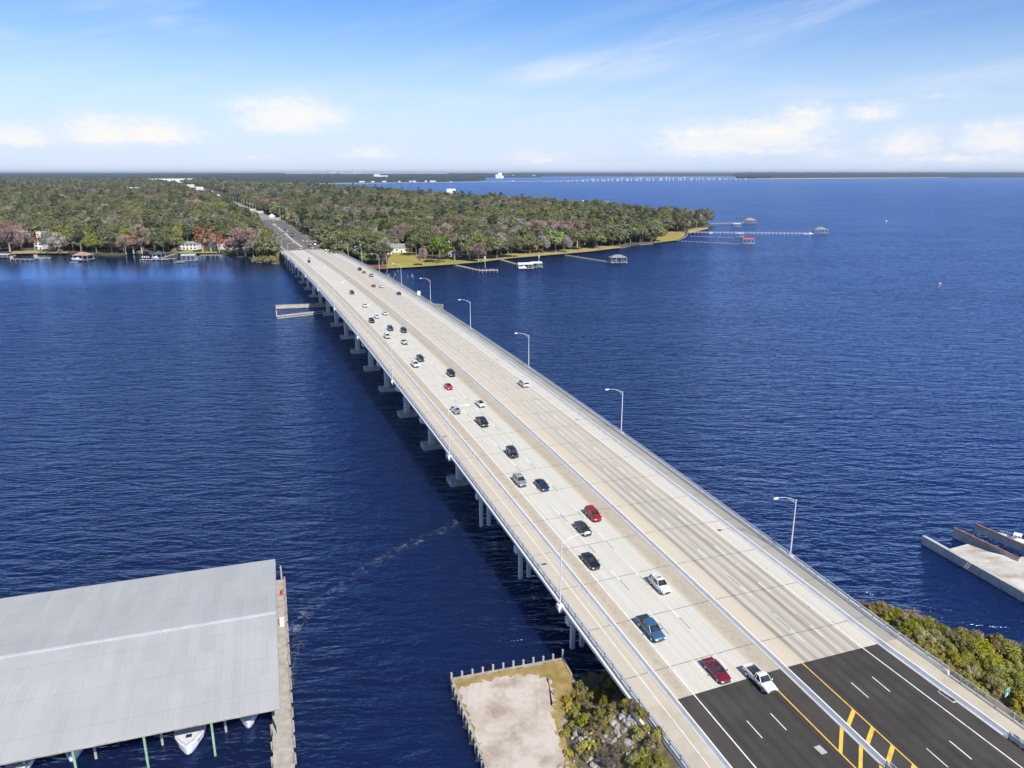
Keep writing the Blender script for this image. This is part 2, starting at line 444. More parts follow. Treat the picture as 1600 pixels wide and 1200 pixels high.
# sand strip along the right-hand shore, lawns
def strip(name, pix, width, z, m_, label):
    pts = [at(*p) for p in pix]
    k = MB(); L = []; Rr = []
    for i, p in enumerate(pts):
        d = (pts[min(i + 1, len(pts) - 1)] - pts[max(i - 1, 0)]).normalized(); nrm = Vector((-d.y, d.x, 0))
        a = p - nrm * 0.4; b = p + nrm * width * (0.75 + 0.5 * rnd.random())
        L.append((a.x, a.y, 0.05)); Rr.append((b.x, b.y, z))
    k.grid([L, Rr]); o = k.build(name, m_)
    return tag(o, label, None, None, 'structure')
strip('beach', SHORE_R[1:10], 5.0, 1.26, M['sand'], 'narrow sand beach along the right-hand shore')
strip('beach', SHORE_R[10:15], 3.5, 1.27, M['sand'], 'sandy edge round the wooded point')
strip('beach', SHORE_L[14:18], 2.5, 1.26, M['sand'], 'pale rubble edge beside the bridge end')
def patch(name, pix, z, m_, label):
    return flat_poly(name, [at(x, y, z) for x, y in pix], m_, label=label, skirt=.02)
patch('lawn', [(601, 419.5), (650, 417), (700, 413.5), (730, 411), (712, 402), (690, 402), (668, 402), (652, 394), (616, 393), (606, 405)], 1.24, M['lawn'], 'sloping lawn below the white house')
patch('lawn', [(705, 412.5), (745, 410), (800, 403.2), (860, 398.3), (920, 393), (970, 387), (965, 382), (930, 385), (880, 389), (820, 394), (760, 400), (712, 405)], 1.23, M['dry_lawn'], 'long strip of dry grass under the shore oaks')
patch('lawn', [(1022, 379.5), (1056, 375.5), (1068, 370), (1071, 364), (1060, 361), (1044, 362), (1028, 370)], 1.25, M['lawn'], 'mown grass on the wooded point')
patch('lawn', [(1076, 365), (1106, 357.6), (1107, 355.2), (1088, 356), (1075, 359)], 1.25, M['dry_lawn'], 'dry grass on the low spit')
patch('mulch_bed', [(575, 419), (600, 420.5), (606, 416), (600, 410), (588, 408)], 1.25, M['mulch'], 'reddish mulch bed beside the bridge')
patch('lawn', [(16, 396.5), (70, 395.6), (108, 395.4), (106, 392.5), (60, 391), (22, 392)], 1.24, M['dry_lawn'], 'tan grass strip on the left shore')
patch('lawn', [(278, 395.6), (340, 395.4), (338, 391), (300, 390), (284, 391)], 1.24, M['lawn'], 'lawn in front of the white lakeside house')

# ------------------------------------------------------------------ roads
def road_mat(name, c1, c2, streak_c):
    m_ = mat(name, c1, c2, .92, .25)
    h = G(m_.node_tree); p = m_.node_tree.nodes['Principled BSDF']
    uv = h.n('ShaderNodeUVMap').outputs[0]
    t, s, _ = h.xyz(uv)
    base = p.inputs['Base Color'].links[0].from_socket
    # two wheel paths per 3.66 m lane, darkened by traffic
    ab = h.m('SUBTRACT', h.m('ABSOLUTE', t), 3.47)
    ph = h.m('FRACT', h.m('DIVIDE', ab, 1.83))
    wp = h.rng(h.m('ABSOLUTE', h.m('SUBTRACT', ph, .5)), .05, .40, 1.0, 0.0, True)
    inl = h.m('MULTIPLY', h.m('GREATER_THAN', ab, 0.0), h.m('LESS_THAN', ab, 10.98))
    lon = h.noise(h.mapping(uv, (1.2, .02, 1)), 1.0, 5, .6)
    f = h.m('MULTIPLY', h.m('MULTIPLY', wp, inl), h.rng(lon, .3, .7, .15, .75))
    blot = h.noise(h.mapping(uv, (.35, .07, 1)), 1.0, 7, .65)
    c = h.mix(f, base, streak_c)
    c = h.mix(h.rng(blot, .45, .72, 0.0, .28), c, tuple(q * 1.9 for q in c2))
    sm = h.m('ABSOLUTE', h.m('SUBTRACT', h.m('FRACT', h.m('DIVIDE', h.m('SUBTRACT', h.m('ABSOLUTE', t), 3.47), 3.66)), .5))
    c = h.mix(h.m('MULTIPLY', h.rng(sm, .492, .497, 0.0, .5), h.rng(lon, .3, .6)), c, tuple(q * .5 for q in c1))
    h.link(c, p.inputs['Base Color'])
    return m_
M['asphalt'] = road_mat('asphalt', (.038, .033, .030), (.056, .048, .043), (.023, .021, .020))
M['asphalt_far'] = road_mat('asphalt_far', (.115, .10, .098), (.15, .135, .13), (.075, .068, .068))

def deck_material():
    """bridge concrete: stained shoulders, pale lanes, tyre streaks, transverse joints"""
    m_ = bpy.data.materials.new('deck_concrete'); m_.use_nodes = True
    h = G(m_.node_tree); p = m_.node_tree.nodes['Principled BSDF']
    p.inputs['Roughness'].default_value = .88
    uv = h.n('ShaderNodeUVMap').outputs[0]
    t, s, _ = h.xyz(uv)
    u = h.rng(t, -23.0, 23.0)
    def q(x): return (x + 23) / 46
    path = (.54, .48, .385); tan = (.50, .43, .335); lane = (.64, .61, .54); tan2 = (.60, .525, .41); lane2 = (.60, .545, .46); edge = (.61, .575, .505)
    base = h.ramp(u, [(0.0, path), (q(-18.0), path), (q(-17.6), tan), (q(-14.7), tan), (q(-14.3), lane), (q(-3.9), lane), (q(-3.3), tan),
                      (q(-.5), (.42, .37, .29)), (q(.3), tan2), (q(3.3), tan2), (q(3.8), lane2), (q(14.1), lane2), (q(14.7), edge), (q(17.4), edge), (q(18.2), (.30, .29, .26)), (1.0, (.34, .33, .30))])
    # lengthwise streaks and blotches
    lon = h.noise(h.mapping(uv, (1.6, .018, 1)), 1.0, 6, .62)
    bl = h.noise(h.mapping(uv, (.5, .10, 1)), 1.0, 6, .6)
    fine = h.noise(uv, 3.0, 4, .6)
    c = h.mix(h.rng(lon, .35, .75, 0.0, .34), base, (.34, .29, .22))
    c = h.mix(h.rng(bl, .45, .8, 0.0, .35), c, (.58, .56, .51))
    # scuffed brown stain in the shoulders
    sh = h.m('MULTIPLY', h.rng(h.m('ABSOLUTE', h.m('SUBTRACT', h.m('ABSOLUTE', h.m('ADD', t, 9.0)), 6.7)), .2, 1.1, 1.0, 0.0, True),
             h.rng(h.noise(h.mapping(uv, (1.0, .9, 1)), 1.0, 6, .75), .42, .66, 0.0, .55))
    c = h.mix(sh, c, (.27, .22, .16))
    # tyre darkening: right-hand lanes near the asphalt end, faint elsewhere
    ab = h.m('SUBTRACT', h.m('ABSOLUTE', t), 3.47)
    tj = h.m('ADD', ab, h.m('MULTIPLY', h.m('SUBTRACT', h.noise(h.mapping(uv, (.25, .03, 1)), 1.0, 3), .5), 1.3))
    ph = h.m('FRACT', h.m('DIVIDE', tj, 1.83))
    wp = h.m('ADD', h.m('MULTIPLY', h.rng(h.m('ABSOLUTE', h.m('SUBTRACT', ph, .5)), .05, .45, 1.0, 0.0, True), .55), h.rng(h.noise(h.mapping(uv, (1.5, .010, 1), (0, 0, 0), (5, 3, 0)), 1.0, 5, .7), .38, .66, 0.0, .55))
    inl = h.m('MULTIPLY', h.m('GREATER_THAN', ab, 0.0), h.m('LESS_THAN', ab, 10.98))
    right = h.m('GREATER_THAN', t, 0.0)
    near = h.m('ADD', h.m('MULTIPLY', h.rng(s, 96, 230, 1.0, 0.38, True), right), h.m('MULTIPLY', h.rng(s, 96, 400, .10, .06), h.m('SUBTRACT', 1.0, right)))
    tn = h.rng(h.noise(h.mapping(uv, (.35, .03, 1)), 1.0, 4, .6), .3, .7, .45, 1.0)
    c = h.mix(h.m('MULTIPLY', h.m('MULTIPLY', h.m('MULTIPLY', wp, inl), near), h.m('MULTIPLY', tn, .80)), c, (.115, .10, .085))
    # joints every 11.1 m, not on the outer walkway
    jm = h.m('ABSOLUTE', h.m('SUBTRACT', h.m('FRACT', h.m('DIVIDE', h.m('ADD', s, 14.85 + 0.0), 11.15)), .5))
    jl = h.m('MULTIPLY', h.rng(jm, .004, .010, .8, 0.0), h.rng(h.noise(h.mapping(uv, (.8, .0, 1)), 1.0, 2), .35, .55, .45, 1.0))
    c = h.mix(jl, c, (.10, .09, .08))
    # oil spots
    vo = h.n('ShaderNodeTexVoronoi'); h.link(h.mapping(uv, (.45, .22, 1)), vo.inputs['Vector']); vo.inputs['Scale'].default_value = 1.0
    sp = h.m('MULTIPLY', h.rng(vo.outputs['Distance'], .03, .07, 1.0, 0.0), h.m('GREATER_THAN', h.noise(h.mapping(uv, (.3, .15, 1)), 1.0, 2), .55))
    c = h.mix(h.m('MULTIPLY', sp, .7), c, (.09, .085, .08))
    c = h.mix(h.rng(fine, .3, .7, 0.0, .12), c, (.25, .23, .2))
    h.link(c, p.inputs['Base Color'])
    return m_
M['deck'] = deck_material()

def uv_strip(name, t0, t1, s0, s1, dz, m_, step=3.0, nt=8):
    """road surface sheet following the profile, UV = (t, s) in metres"""
    n = max(1, int((s1 - s0) / step)); vs = []; fs = []; uvs = []
    tt = sorted(set([t0 + (t1 - t0) * i / nt for i in range(nt + 1)] + ([0.0] if t0 < 0 < t1 else [])))
    for k in range(n + 1):
        s = s0 + (s1 - s0) * k / n
        for t in tt: vs.append(tuple(B(s, t, dz))); uvs.append((t, s))
    w_ = len(tt)
    for k in range(n):
        for i in range(w_ - 1): fs.append((k * w_ + i, k * w_ + i + 1, (k + 1) * w_ + i + 1, (k + 1) * w_ + i))
    me = bpy.data.meshes.new(name); me.from_pydata(vs, [], fs)
    ul = me.uv_layers.new(name='UVMap')
    for lp in me.loops: ul.data[lp.index].uv = uvs[lp.vertex_index]
    me.materials.append(m_)
    o = bpy.data.objects.new(name, me); COL.objects.link(o)
    return o
S0, S1 = 96.4, 713.0
tag(uv_strip('asphalt_road', -17.4, 17.4, 30, S0, 0.0, M['asphalt']), 'dark asphalt approach road at the near end of the bridge', None, None, 'structure')
tag(uv_strip('asphalt_road', -19.5, 19.5, S1, 1240, 0.0, M['asphalt_far'], 6.0), 'grey asphalt road beyond the far end of the bridge', None, None, 'structure')
# walkways on the near approach
tag(uv_strip('footpath', -22.4, -17.9, 30, S0, .02, M['path_concrete'], 3.0, 2), 'concrete footpath beside the near approach', None, None, 'structure')
tag(uv_strip('footpath', 17.9, 21.3, 30, S0, .02, M['path_concrete'], 3.0, 2), 'narrow concrete walkway on the right of the near approach', None, None, 'structure')
# the highway bends left among the trees further on
far_pts = [B(1240, 0), at(345, 310, 4.2), at(300, 292, 4.2), at(250, 282.5, 4.2)]
k = MB(); L, Rr = [], []
def bez(P, n):
    o = []
    for i in range(len(P) - 1):
        p0, p1, p2, p3 = P[max(i - 1, 0)], P[i], P[i + 1], P[min(i + 2, len(P) - 1)]
        for j in range(n):
            q = j / n
            o.append(0.5 * ((2 * p1) + (p2 - p0) * q + (2 * p0 - 5 * p1 + 4 * p2 - p3) * q * q + (3 * p1 - p0 - 3 * p2 + p3) * q ** 3))
    return o + [P[-1]]
FAR_ROAD = bez([B(1100, 0)] + far_pts, 14)[14:]
for i, p in enumerate(FAR_ROAD):
    d = (FAR_ROAD[min(i + 1, len(FAR_ROAD) - 1)] - FAR_ROAD[max(i - 1, 0)]); d.z = 0; d.normalize(); nr = Vector((-d.y, d.x, 0))
    zz = p.z if i == 0 else 4.85
    L.append((p + nr * 13.5).to_tuple()[:2] + (zz,)); Rr.append((p - nr * 13.5).to_tuple()[:2] + (zz,))
k.grid([Rr, L]); M['far_pavement'] = mat('far_pavement', (.22, .20, .185), (.32, .30, .28), .9, .05)
tag(k.build('asphalt_road', M['far_pavement']), 'pale highway running away between the trees', None, None, 'structure')

# embankments under the two road ends
def embank(name, s0, s1, z_base, label, wtop=23.0):
    k = MB(); rows = []
    n = int((s1 - s0) / 8)
    for i in range(n + 1):
        s = s0 + (s1 - s0) * i / n; zt = zd(s) - .55; out = max(0.5, (zt - z_base)) * 1.9
        def P(t, z): q = B(s, t); return (q.x, q.y, z)
        rows.append([P(-wtop - out, z_base), P(-wtop, zt), P(wtop, zt), P(wtop + out, z_base)])
    k.grid(rows)
    q = rows[0] if s0 > 500 else rows[-1]
    k.face([q[0], q[1], q[2], q[3]])
    return tag(k.build(name, M['bank_grass']), label, None, None, 'structure')
M['bank_grass'] = mat('bank_grass', (.12, .12, .035), (.26, .20, .09), .95, .12, detail=8)
embank('embankment', S1 - 2, 1238, 1.2, 'grassy embankment under the far road', 22.5)

# ------------------------------------------------------------------ near land: lot, riprap slope, right-hand bank
near_poly = [at(706, 1062, 1.2), at(793, 1046, 1.2), at(880, 1030, 1.2), at(893, 1052, 1.2), at(940, 1046, 1.2)]
near_poly += [B(113, -24), B(113.5, 0), B(113, 23), at(1330, 937, .5), at(1400, 948, .5), at(1450, 972, .5), at(1490, 990, .5), at(1600, 1016, .5), at(1800, 1075, .5)]
near_poly = [(p.x, p.y) for p in near_poly] + [(150, 40), (60, 10), (-3, 10)]
q = at(706, 1062, 1.2); q2 = at(760, 1200, 1.2)
near_poly += [(q.x + (q2.x - q.x) * 3.2, q.y + (q2.y - q.y) * 3.2), (q2.x, q2.y)]
hgt_rng = random.Random(3)
def near_h(x, y):
    s, t = st((x, y)); d = edge_dist(near_poly, x, y)
    if not inside(near_poly, x, y): return max(-1.5, -.4 * d)
    base = min(1.2, .25 + d * .35) if t > -24 else 1.2
    top = zd(min(s, S0 + 2)) - .7
    dist = max(0.0, abs(t) - 22.9) if s < S0 + 1 else math.hypot(max(0.0, abs(t) - 22.9), s - S0 - 1)
    slope = 1.55 if t < 0 else 2.6
    return max(base, top - dist / slope)
def near_ground():
    vs, fs = [], []; x0, x1, y0, y1, st_ = -14, 150, 30, 126, 1.0
    nx, ny = int((x1 - x0) / st_) + 1, int((y1 - y0) / st_) + 1
    for j in range(ny):
        for i in range(nx):
            x, y = x0 + i * st_, y0 + j * st_
            z = near_h(x, y)
            vs.append((x, y, z + (hgt_rng.uniform(-.06, .06) if z > .4 else 0)))
    for j in range(ny - 1):
        for i in range(nx - 1):
            a = j * nx + i
            if max(vs[a][2], vs[a + 1][2], vs[a + nx][2], vs[a + nx + 1][2]) > -.6: fs.append((a, a + 1, a + nx + 1, a + nx))
    me = bpy.data.meshes.new('near_ground'); me.from_pydata(vs, [], fs)
    m_ = mat('near_ground', (.10, .085, .035), (.24, .19, .11), .95, .5, detail=8)
    me.materials.append(m_)
    me.polygons.foreach_set('use_smooth', [True] * len(me.polygons))
    o = bpy.data.objects.new('near_ground', me); COL.objects.link(o)
    return tag(o, 'low ground and rough slope beside the near end of the bridge', None, None, 'structure')
near_ground()
# bare pale lot and the dry grass round it
def lot_material():
    m_ = mat('bare_lot', (.36, .285, .23), (.58, .51, .445), .95, .22, detail=10, lo=.32, hi=.55, bump=.25, bscale=2.5)
    h = G(m_.node_tree); p = m_.node_tree.nodes['Principled BSDF']
    base = p.inputs['Base Color'].links[0].from_socket
    tc = h.n('ShaderNodeTexCoord').outputs['Object']
    st2 = h.rng(h.noise(h.mapping(tc, (.16, .16, 1), (0, 0, 0), (3.1, 1.7, 0)), 1.0, 5, .65), .56, .70, 0.0, .8)
    tr = h.m('MULTIPLY', h.rng(h.noise(h.mapping(tc, (.9, .06, 1), (0, 0, R(8))), 1.0, 4, .6), .55, .75, 0.0, .6), 1.0)
    c = h.mix(st2, base, (.27, .20, .15)); c = h.mix(tr, c, (.36, .29, .24))
    wh = h.noise(tc, 1.6, 8, .75)
    c = h.mix(h.rng(wh, .5, .7, 0.0, .6), c, (.58, .52, .45))
    sp = h.noise(tc, 7.0, 6, .8)
    c = h.mix(h.rng(sp, .52, .68, 0.0, .55), c, (.24, .185, .13))
    h.link(c, p.inputs['Base Color'])
    return m_
lot_pix = [(718, 1078), (740, 1066), (790, 1058), (830, 1054), (858, 1062), (866, 1090), (862, 1110), (870, 1140), (880, 1175), (882, 1230), (770, 1230), (752, 1170), (735, 1120)]
def grass_material():
    m_ = mat('dry_grass', (.26, .19, .055), (.44, .30, .12), .95, .5, detail=9, bump=.4, bscale=5)
    h = G(m_.node_tree); p = m_.node_tree.nodes['Principled BSDF']; base = p.inputs['Base Color'].links[0].from_socket
    tc = h.n('ShaderNodeTexCoord').outputs['Object']
    c = h.mix(h.rng(h.noise(tc, .35, 6, .7), .50, .66, 0.0, .8), base, (.16, .17, .035))
    c = h.mix(h.rng(h.noise(tc, .8, 8, .75), .56, .70, 0.0, .7), c, (.30, .20, .12))
    c = h.mix(h.rng(h.noise(tc, 9.0, 4, .8), .48, .70, 0.0, .5), c, (.14, .11, .04))
    h.link(c, p.inputs['Base Color']); return m_
M['dry_grass'] = grass_material()
def wobble(pix, z, n=5, a=.35):
    P = [at(x, y, z) for x, y in pix]; o = []
    for i in range(len(P)):
        p, q = P[i], P[(i + 1) % len(P)]
        for j in range(n):
            r = p.lerp(q, j / n); o.append((r.x + rnd.uniform(-a, a), r.y + rnd.uniform(-a, a), z))
    return o
flat_poly('dry_grass', wobble([(708, 1064), (793, 1047.5), (879, 1032), (892, 1055), (896, 1085), (888, 1110), (896, 1140), (906, 1180), (908, 1235), (768, 1235), (757, 1190)], 1.32, 5, .12), M['dry_grass'], label='dry yellow grass along the seawall', skirt=.1)
flat_poly('bare_lot', wobble(lot_pix, 1.36, 9, .5), lot_material(), label='bare pale sandy lot', skirt=.05)

# ------------------------------------------------------------------ the road bridge
br = thing('road_bridge', 'long concrete road bridge crossing the river to the wooded shore', 'bridge', (0, 0, 0))
d_ = uv_strip('deck_surface', -22.4, 21.3, S0, S1, 0.0, M['deck'], 3.0, 10); d_.parent = br
k = MB()
k.sweep([(-22.7, -.55), (-22.7, -.02), (-22.4, -.006), (0, -.006), (21.3, -.006), (21.6, -.02), (21.6, -.55), (0, -.55)], S0, S1)
k.build('deck_slab', M['concrete_grey'], br)
for t in (-20.8, -17.2, -13.6, -10.0, -6.4, -2.8, .8, 4.4, 8.0, 11.6, 15.2, 18.8):
    k = MB(); k.sweep([(t - .45, -2.98), (t + .45, -2.98), (t + .30, -2.6), (t + .30, -.553), (t - .30, -.553), (t - .30, -2.6)], S0 + .5, S1 - .5)
    k.build('girder', M['concrete_grey'], br)
# fascia ledge on the open side
for t, sg in ((-22.72, -1), (21.62, 1)):
    k = MB(); k.sweep([(t, -.30), (t + sg * .22, -.30), (t + sg * .22, .16), (t, .16)] if sg > 0 else [(t + sg * .22, -.30), (t, -.30), (t, .16), (t + sg * .22, .16)], 97, S1)
    k.build('fascia', M['concrete_white'], br)
    k = MB(); q_ = -22.42 if sg < 0 else 21.32; k.sweep([(q_ - .12, -1.3), (q_ + .12, -1.3), (q_ + .12, .015), (q_ - .12, .015)], 34, 97, 3); k.build('curb_wall', M['concrete_grey'], br)
# safety barriers (bridge and approaches)
BP = [(-.44, 0), (-.44, .05), (-.27, .25), (-.09, .76), (.09, .76), (.27, .25), (.44, .05), (.44, 0)]
def barrier(t, s0, s1, m_, hgt=1.0):
    k = MB(); k.sweep([(t + a, .012 + b * hgt) for a, b in BP][::-1], s0, s1); return k.build('safety_barrier', m_, br)
b1 = barrier(-17.62, 34, S1 + 60, M['barrier_concrete']); b1['label'] = 'barrier between the footpath and the left lanes'
b2 = barrier(0, 78.2, S1 + 2, M['barrier_concrete']); b2['label'] = 'median barrier'
b3 = barrier(17.62, 76.8, S1 + 40, M['barrier_concrete']); b3['label'] = 'barrier between the right lanes and the walkway'
# pedestrian rails
def railing(t, s0, s1, sg, low, label):
    k = MB(); k.sweep([(t - .14, .0), (t + .14, .0), (t + .14, low), (t - .14, low)][::1], s0, s1)
    base = k.build('railing', M['barrier_concrete'], br); base['label'] = label
    k = MB()
    for z in (low + .28, 1.12):
        k.sweep([(t - .05, z - .05), (t + .05, z - .05), (t + .05, z + .05), (t - .05, z + .05)], s0, s1)
    if low < .4: k.sweep([(t - .04, .68), (t + .04, .68), (t + .04, .76), (t - .04, .76)], s0, s1)
    k.build('rail', M['alu'], base)
    n = int((s1 - s0) / 2.44); k = MB()
    for i in range(n + 1):
        s = s0 + 1 + 2.44 * i
        if s > s1: break
        p = B(s, t, low - .02); k.bar(p, p + Vector((0, 0, 1.16 - low)), .13, .13)
        if i < 100: k.build('post', M['alu'], base); k = MB()
    tag(k.build('post', M['alu'], base), None, None, None, 'stuff')
railing(-22.25, 62, S1 + 30, -1, .22, 'aluminium rail on the footpath side')
railing(21.15, 88.0, S1 + 10, 1, .55, 'parapet and rail on the walkway side')

# painted lines
def mark(dst, t, s0, s1, w, dz=.004, step=6.0):
    n = max(1, int((s1 - s0) / step)); rows = []
    for i in range(n + 1):
        s = s0 + (s1 - s0) * i / n
        rows.append([B(s, t - w / 2, dz), B(s, t + w / 2, dz)])
    dst.grid(rows)
white, yel = MB(), MB()
def mark_blk(t, a, b, w):
    n = len(white.f); mark(white, t, a, b, w)
    for i in range(n, len(white.f)): white.mi[i] = 1
aw, ay = MB(), MB()
for t in (-14.45, 14.45):
    mark(white, t, S0, S1, .17); mark(aw, t, 40, S0, .17)
for t in (-3.47, 3.47):
    mark(yel, t, S0, S1, .15); mark(ay, t, 40, S0, .17)
mark(white, -19.5, S0, S1, .12); 
k_ = MB(); mark(k_, -19.5, 74, S0, .12, .028)
PH0, PER = deck_at(951, 892.5)[0], 12.19
for t in (-10.79, -7.13):
    for i in range(-8, 60):
        a = PH0 + i * PER
        if a < 40 or a > S1: continue
        if a - 3.05 > S0: mark(white, t, a - 3.05, a, .13); 
        if a - 6.1 > S0: mark_blk(t, a - 6.1, a - 3.05, .13)
        if a < S0 - 4: mark(aw, t, a - 3.05, a, .13)
PH1 = deck_at(1137.5, 900.5)[0]
for t in (7.13, 10.79):
    for i in range(-8, 60):
        a = PH1 + i * PER
        if a < 40 or a > S1 - 4: continue
        if a - 3.05 > S0: mark_blk(t, a - 3.05, a, .13); mark(white, t, a - 6.1, a - 3.05, .12)
        elif a < S0 - 1: mark(aw, t, a - 6.1, a - 3.05, .13)
white.build('lane_lines', [M['white_paint'], M['black_paint']], br); yel.build('yellow_edge_lines', M['yellow_faded'], br)
tag(aw.build('road_markings', M['white_paint']), 'white edge lines and lane dashes on the near asphalt', None, None, 'structure')
tag(k_.build('road_markings', M['white_paint']), 'white centre line on the near footpath', None, None, 'structure')
# yellow hatching each side of the median barrier
for i in range(9):
    a = deck_at(1330, 1108)[0] - i * 3.15
    for sg in (1, -1):
        p0, p1 = (.44, 3.40)
        q = [B(a - (0 if sg > 0 else 2.2), sg * 3.40, .005), B(a - .62 - (0 if sg > 0 else 2.2), sg * 3.40, .005), B(a - 2.6 - (0 if sg < 0 else 0) + (2.0 if sg < 0 else 0) * 0, sg * .46, .005), B(a - 1.98, sg * .46, .005)]
        if sg < 0: q = [B(a - 4.9, -3.40, .005), B(a - 5.5, -3.40, .005), B(a - 2.6, -.46, .005), B(a - 1.98, -.46, .005)]
        ay.face(q)
tag(ay.build('road_markings', M['yellow_paint']), 'yellow edge lines and hatching beside the median', None, None, 'structure')
# far road lines
fw, fy = MB(), MB()
for t in (-18.3, 17.0): mark(fw, t, S1, 1230, .2, .006, 10)
for t in (-3.2, 3.2): mark(fy, t, S1, 1230, .2, .006, 10)
for t in (-14.4, -10.79, -7.13, 7.13, 10.79):
    for i in range(40):
        a = S1 + 4 + i * PER
        mark(fw, t, a, a + 3.1, .2, .006)
tag(fw.build('road_markings', M['white_paint']), 'white lane lines on the far road', None, None, 'structure')
tag(fy.build('road_markings', M['yellow_paint']), 'yellow lines on the far road', None, None, 'structure')
k = MB(); k.sweep([(-1.2, .0), (1.2, .0), (1.2, .16), (-1.2, .16)], S1 + 40, 1150, 10)
tag(k.build('traffic_island', M['concrete']), 'long concrete traffic island in the far road', None, None, 'structure')

# piers
def footing_pier(s):
    p0 = B(s, 0); zc = zd(s) - 3.0
    cap = MB(); M4 = Matrix.Translation(Vector((p0.x, p0.y, 0))) @ Matrix.Rotation(YAW, 4, 'Z')
    prof = [(-21.4, zc - 1.6), (-21.4, zc), (20.6, zc), (20.6, zc - 1.6), (19.3, zc - 2.1), (-20.1, zc - 2.1)]
    cap.loft([[M4 @ Vector((t, y, z)) for t, z in prof] for y in (-.95, .95)])
    o = cap.build('pier', M['concrete_white'], br); fix_normals(o)
    for t in (-18.2, -6.2, 5.6, 17.2):
        c = MB()
        def sq(z, w, d): return [M4 @ Vector((t + a * w, b * d, z)) for a, b in ((-.5, -.32), (-.32, -.5), (.32, -.5), (.5, -.32), (.5, .32), (.32, .5), (-.32, .5), (-.5, .32))]
        c.loft([sq(1.32, 1.85, 1.7), sq(zc - 2.1, 1.85, 1.7)]); c.build('column', M['concrete_grey'], o)
        f = MB(); f.box((t + .2, .6, .35), (5.8, 4.4, 1.9), 0, 0, M4); f.build('footing', M['concrete_old'], o)
def pile_bent(s, long=False):
    p0 = B(s, 0); zc = zd(s) - 3.0
    M4 = Matrix.Translation(Vector((p0.x, p0.y, 0))) @ Matrix.Rotation(YAW, 4, 'Z')
    cap = MB(); cap.box((-.2, 0, zc - .6), (43.2, 1.25, 1.2), 0, 0, M4)
    o = cap.build('pier', M['concrete_white'], br)
    for t in (-20.7, -19.0, -16.6, -13.5, -10.5, -7.5, -4.5, -1.5, 1.5, 4.5, 7.5, 10.5, 13.5, 16.5, 19.6):
        c = MB(); c.box((t, 0, (zc - 1.2 - 1.5) / 2), (.66, .66, zc - 1.2 + 1.5), 0, 0, M4); c.build('pile', M['concrete_white'], o)
for s in (120.7, 143.8, 167.2, 622, 644, 666, 688): pile_bent(s)
for s in (191.3, 218, 248.6, 279.3, 310, 341, 372, 403.9, 435.5, 468, 501.4, 534, 566.7, 599): footing_pier(s)
for s, sg in ((97.4, 1), (S1 - 1, -1)):
    k = MB(); p0 = B(s, 0); M4 = Matrix.Translation(Vector((p0.x, p0.y, 0))) @ Matrix.Rotation(YAW, 4, 'Z')
    k.box((-.5, 0, zd(s) - 2.2), (44.0, 1.4, 3.2), 0, 0, M4); k.build('abutment', M['concrete_white'], br)
# wing wall beside the near footpath
k = MB()
k.sweep([(-23.55, -2.6), (-23.2, -2.6), (-23.2, .02), (-23.55, .02)], 92.6, 97.2, 3); k.build('wing_wall', M['concrete_white'], br)
# channel light box on the walkway rail
p = B(392, 21.5, .3); k = MB(); k.box(p + Vector((0, 0, 1.0)), (1.5, .5, 2.4), YAW); k.bar(p, p + Vector((0, 0, 1.2)), .3)
k.build('channel_panel', M['white_wall'], br)

# lighting poles
def lamp_parts(root, sg):
    k = MB(); k.tube([(0, 0, .0), (0, 0, 5.5), (0, 0, 11.0)], [.13, .105, .075], 8); k.build('pole', M['galv'], root)
    k = MB(); pts = [(sg * x, 0, z) for x, z in ((0, 10.75), (1.2, 11.45), (2.6, 11.85), (4.0, 11.95))]
    k.tube(pts, [.05, .045, .04, .035], 6); pts = [(sg * x, 0, z) for x, z in ((0, 10.15), (1.0, 11.0), (1.9, 11.55))]
    k.tube(pts, .03, 6); k.bar((sg * .75, 0, 10.8), (sg * .6, 0, 11.1), .04); k.build('bracket_arm', M['galv'], root)
    k = MB()
    def ring(x, w, zt, zb): return [(sg * x, -w, zb), (sg * x, w, zb), (sg * x, w, zt), (sg * x, 0, zt + .05), (sg * x, -w, zt)]
    rs = [ring(3.9, .06, 12.0, 11.9), ring(4.2, .17, 12.07, 11.84), ring(4.7, .19, 12.06, 11.82), ring(4.95, .06, 11.98, 11.88)]
    k.loft(rs); o = k.build('luminaire', M['white_gel'], root); fix_normals(o)
def lamp(s, side, label, group, base=True, name='street_lamp'):
    t = 21.85 if side > 0 else -23.0
    p = B(s, t, -.1)
    o = LAMP[side]
    if o is None:
        o = thing(name, label, 'street lamp', p, YAW, group); lamp_parts(o, -side)
        k = MB(); k.loft([[(-.5, -.5, -.25), (.5, -.5, -.25), (.5, .5, -.25), (-.5, .5, -.25)], [(-.45, -.45, .3), (.45, -.45, .3), (.45, .45, .3), (-.45, .45, .3)]])
        k.loft([[(-.2, -.2, -1.1), (.2, -.2, -1.1), (.2, .2, -1.1), (-.2, .2, -1.1)], [(-.5, -.5, -.25), (.5, -.5, -.25), (.5, .5, -.25), (-.5, .5, -.25)]])
        k.build('pedestal', M['concrete_white'], o); LAMP[side] = o
    else:
        o = copy_tree(o); o.location = p; tag(o, label, 'street lamp', group)
    o.rotation_euler = (0, 0, YAW)
    return o
LAMP = {1: None, -1: None}
ORD = ['nearest', 'second', 'third', 'fourth', 'fifth', 'sixth', 'seventh', 'eighth', 'ninth', 'tenth', 'eleventh', 'twelfth', 'thirteenth', 'fourteenth', 'fifteenth', 'sixteenth', 'seventeenth', 'eighteenth', 'nineteenth']
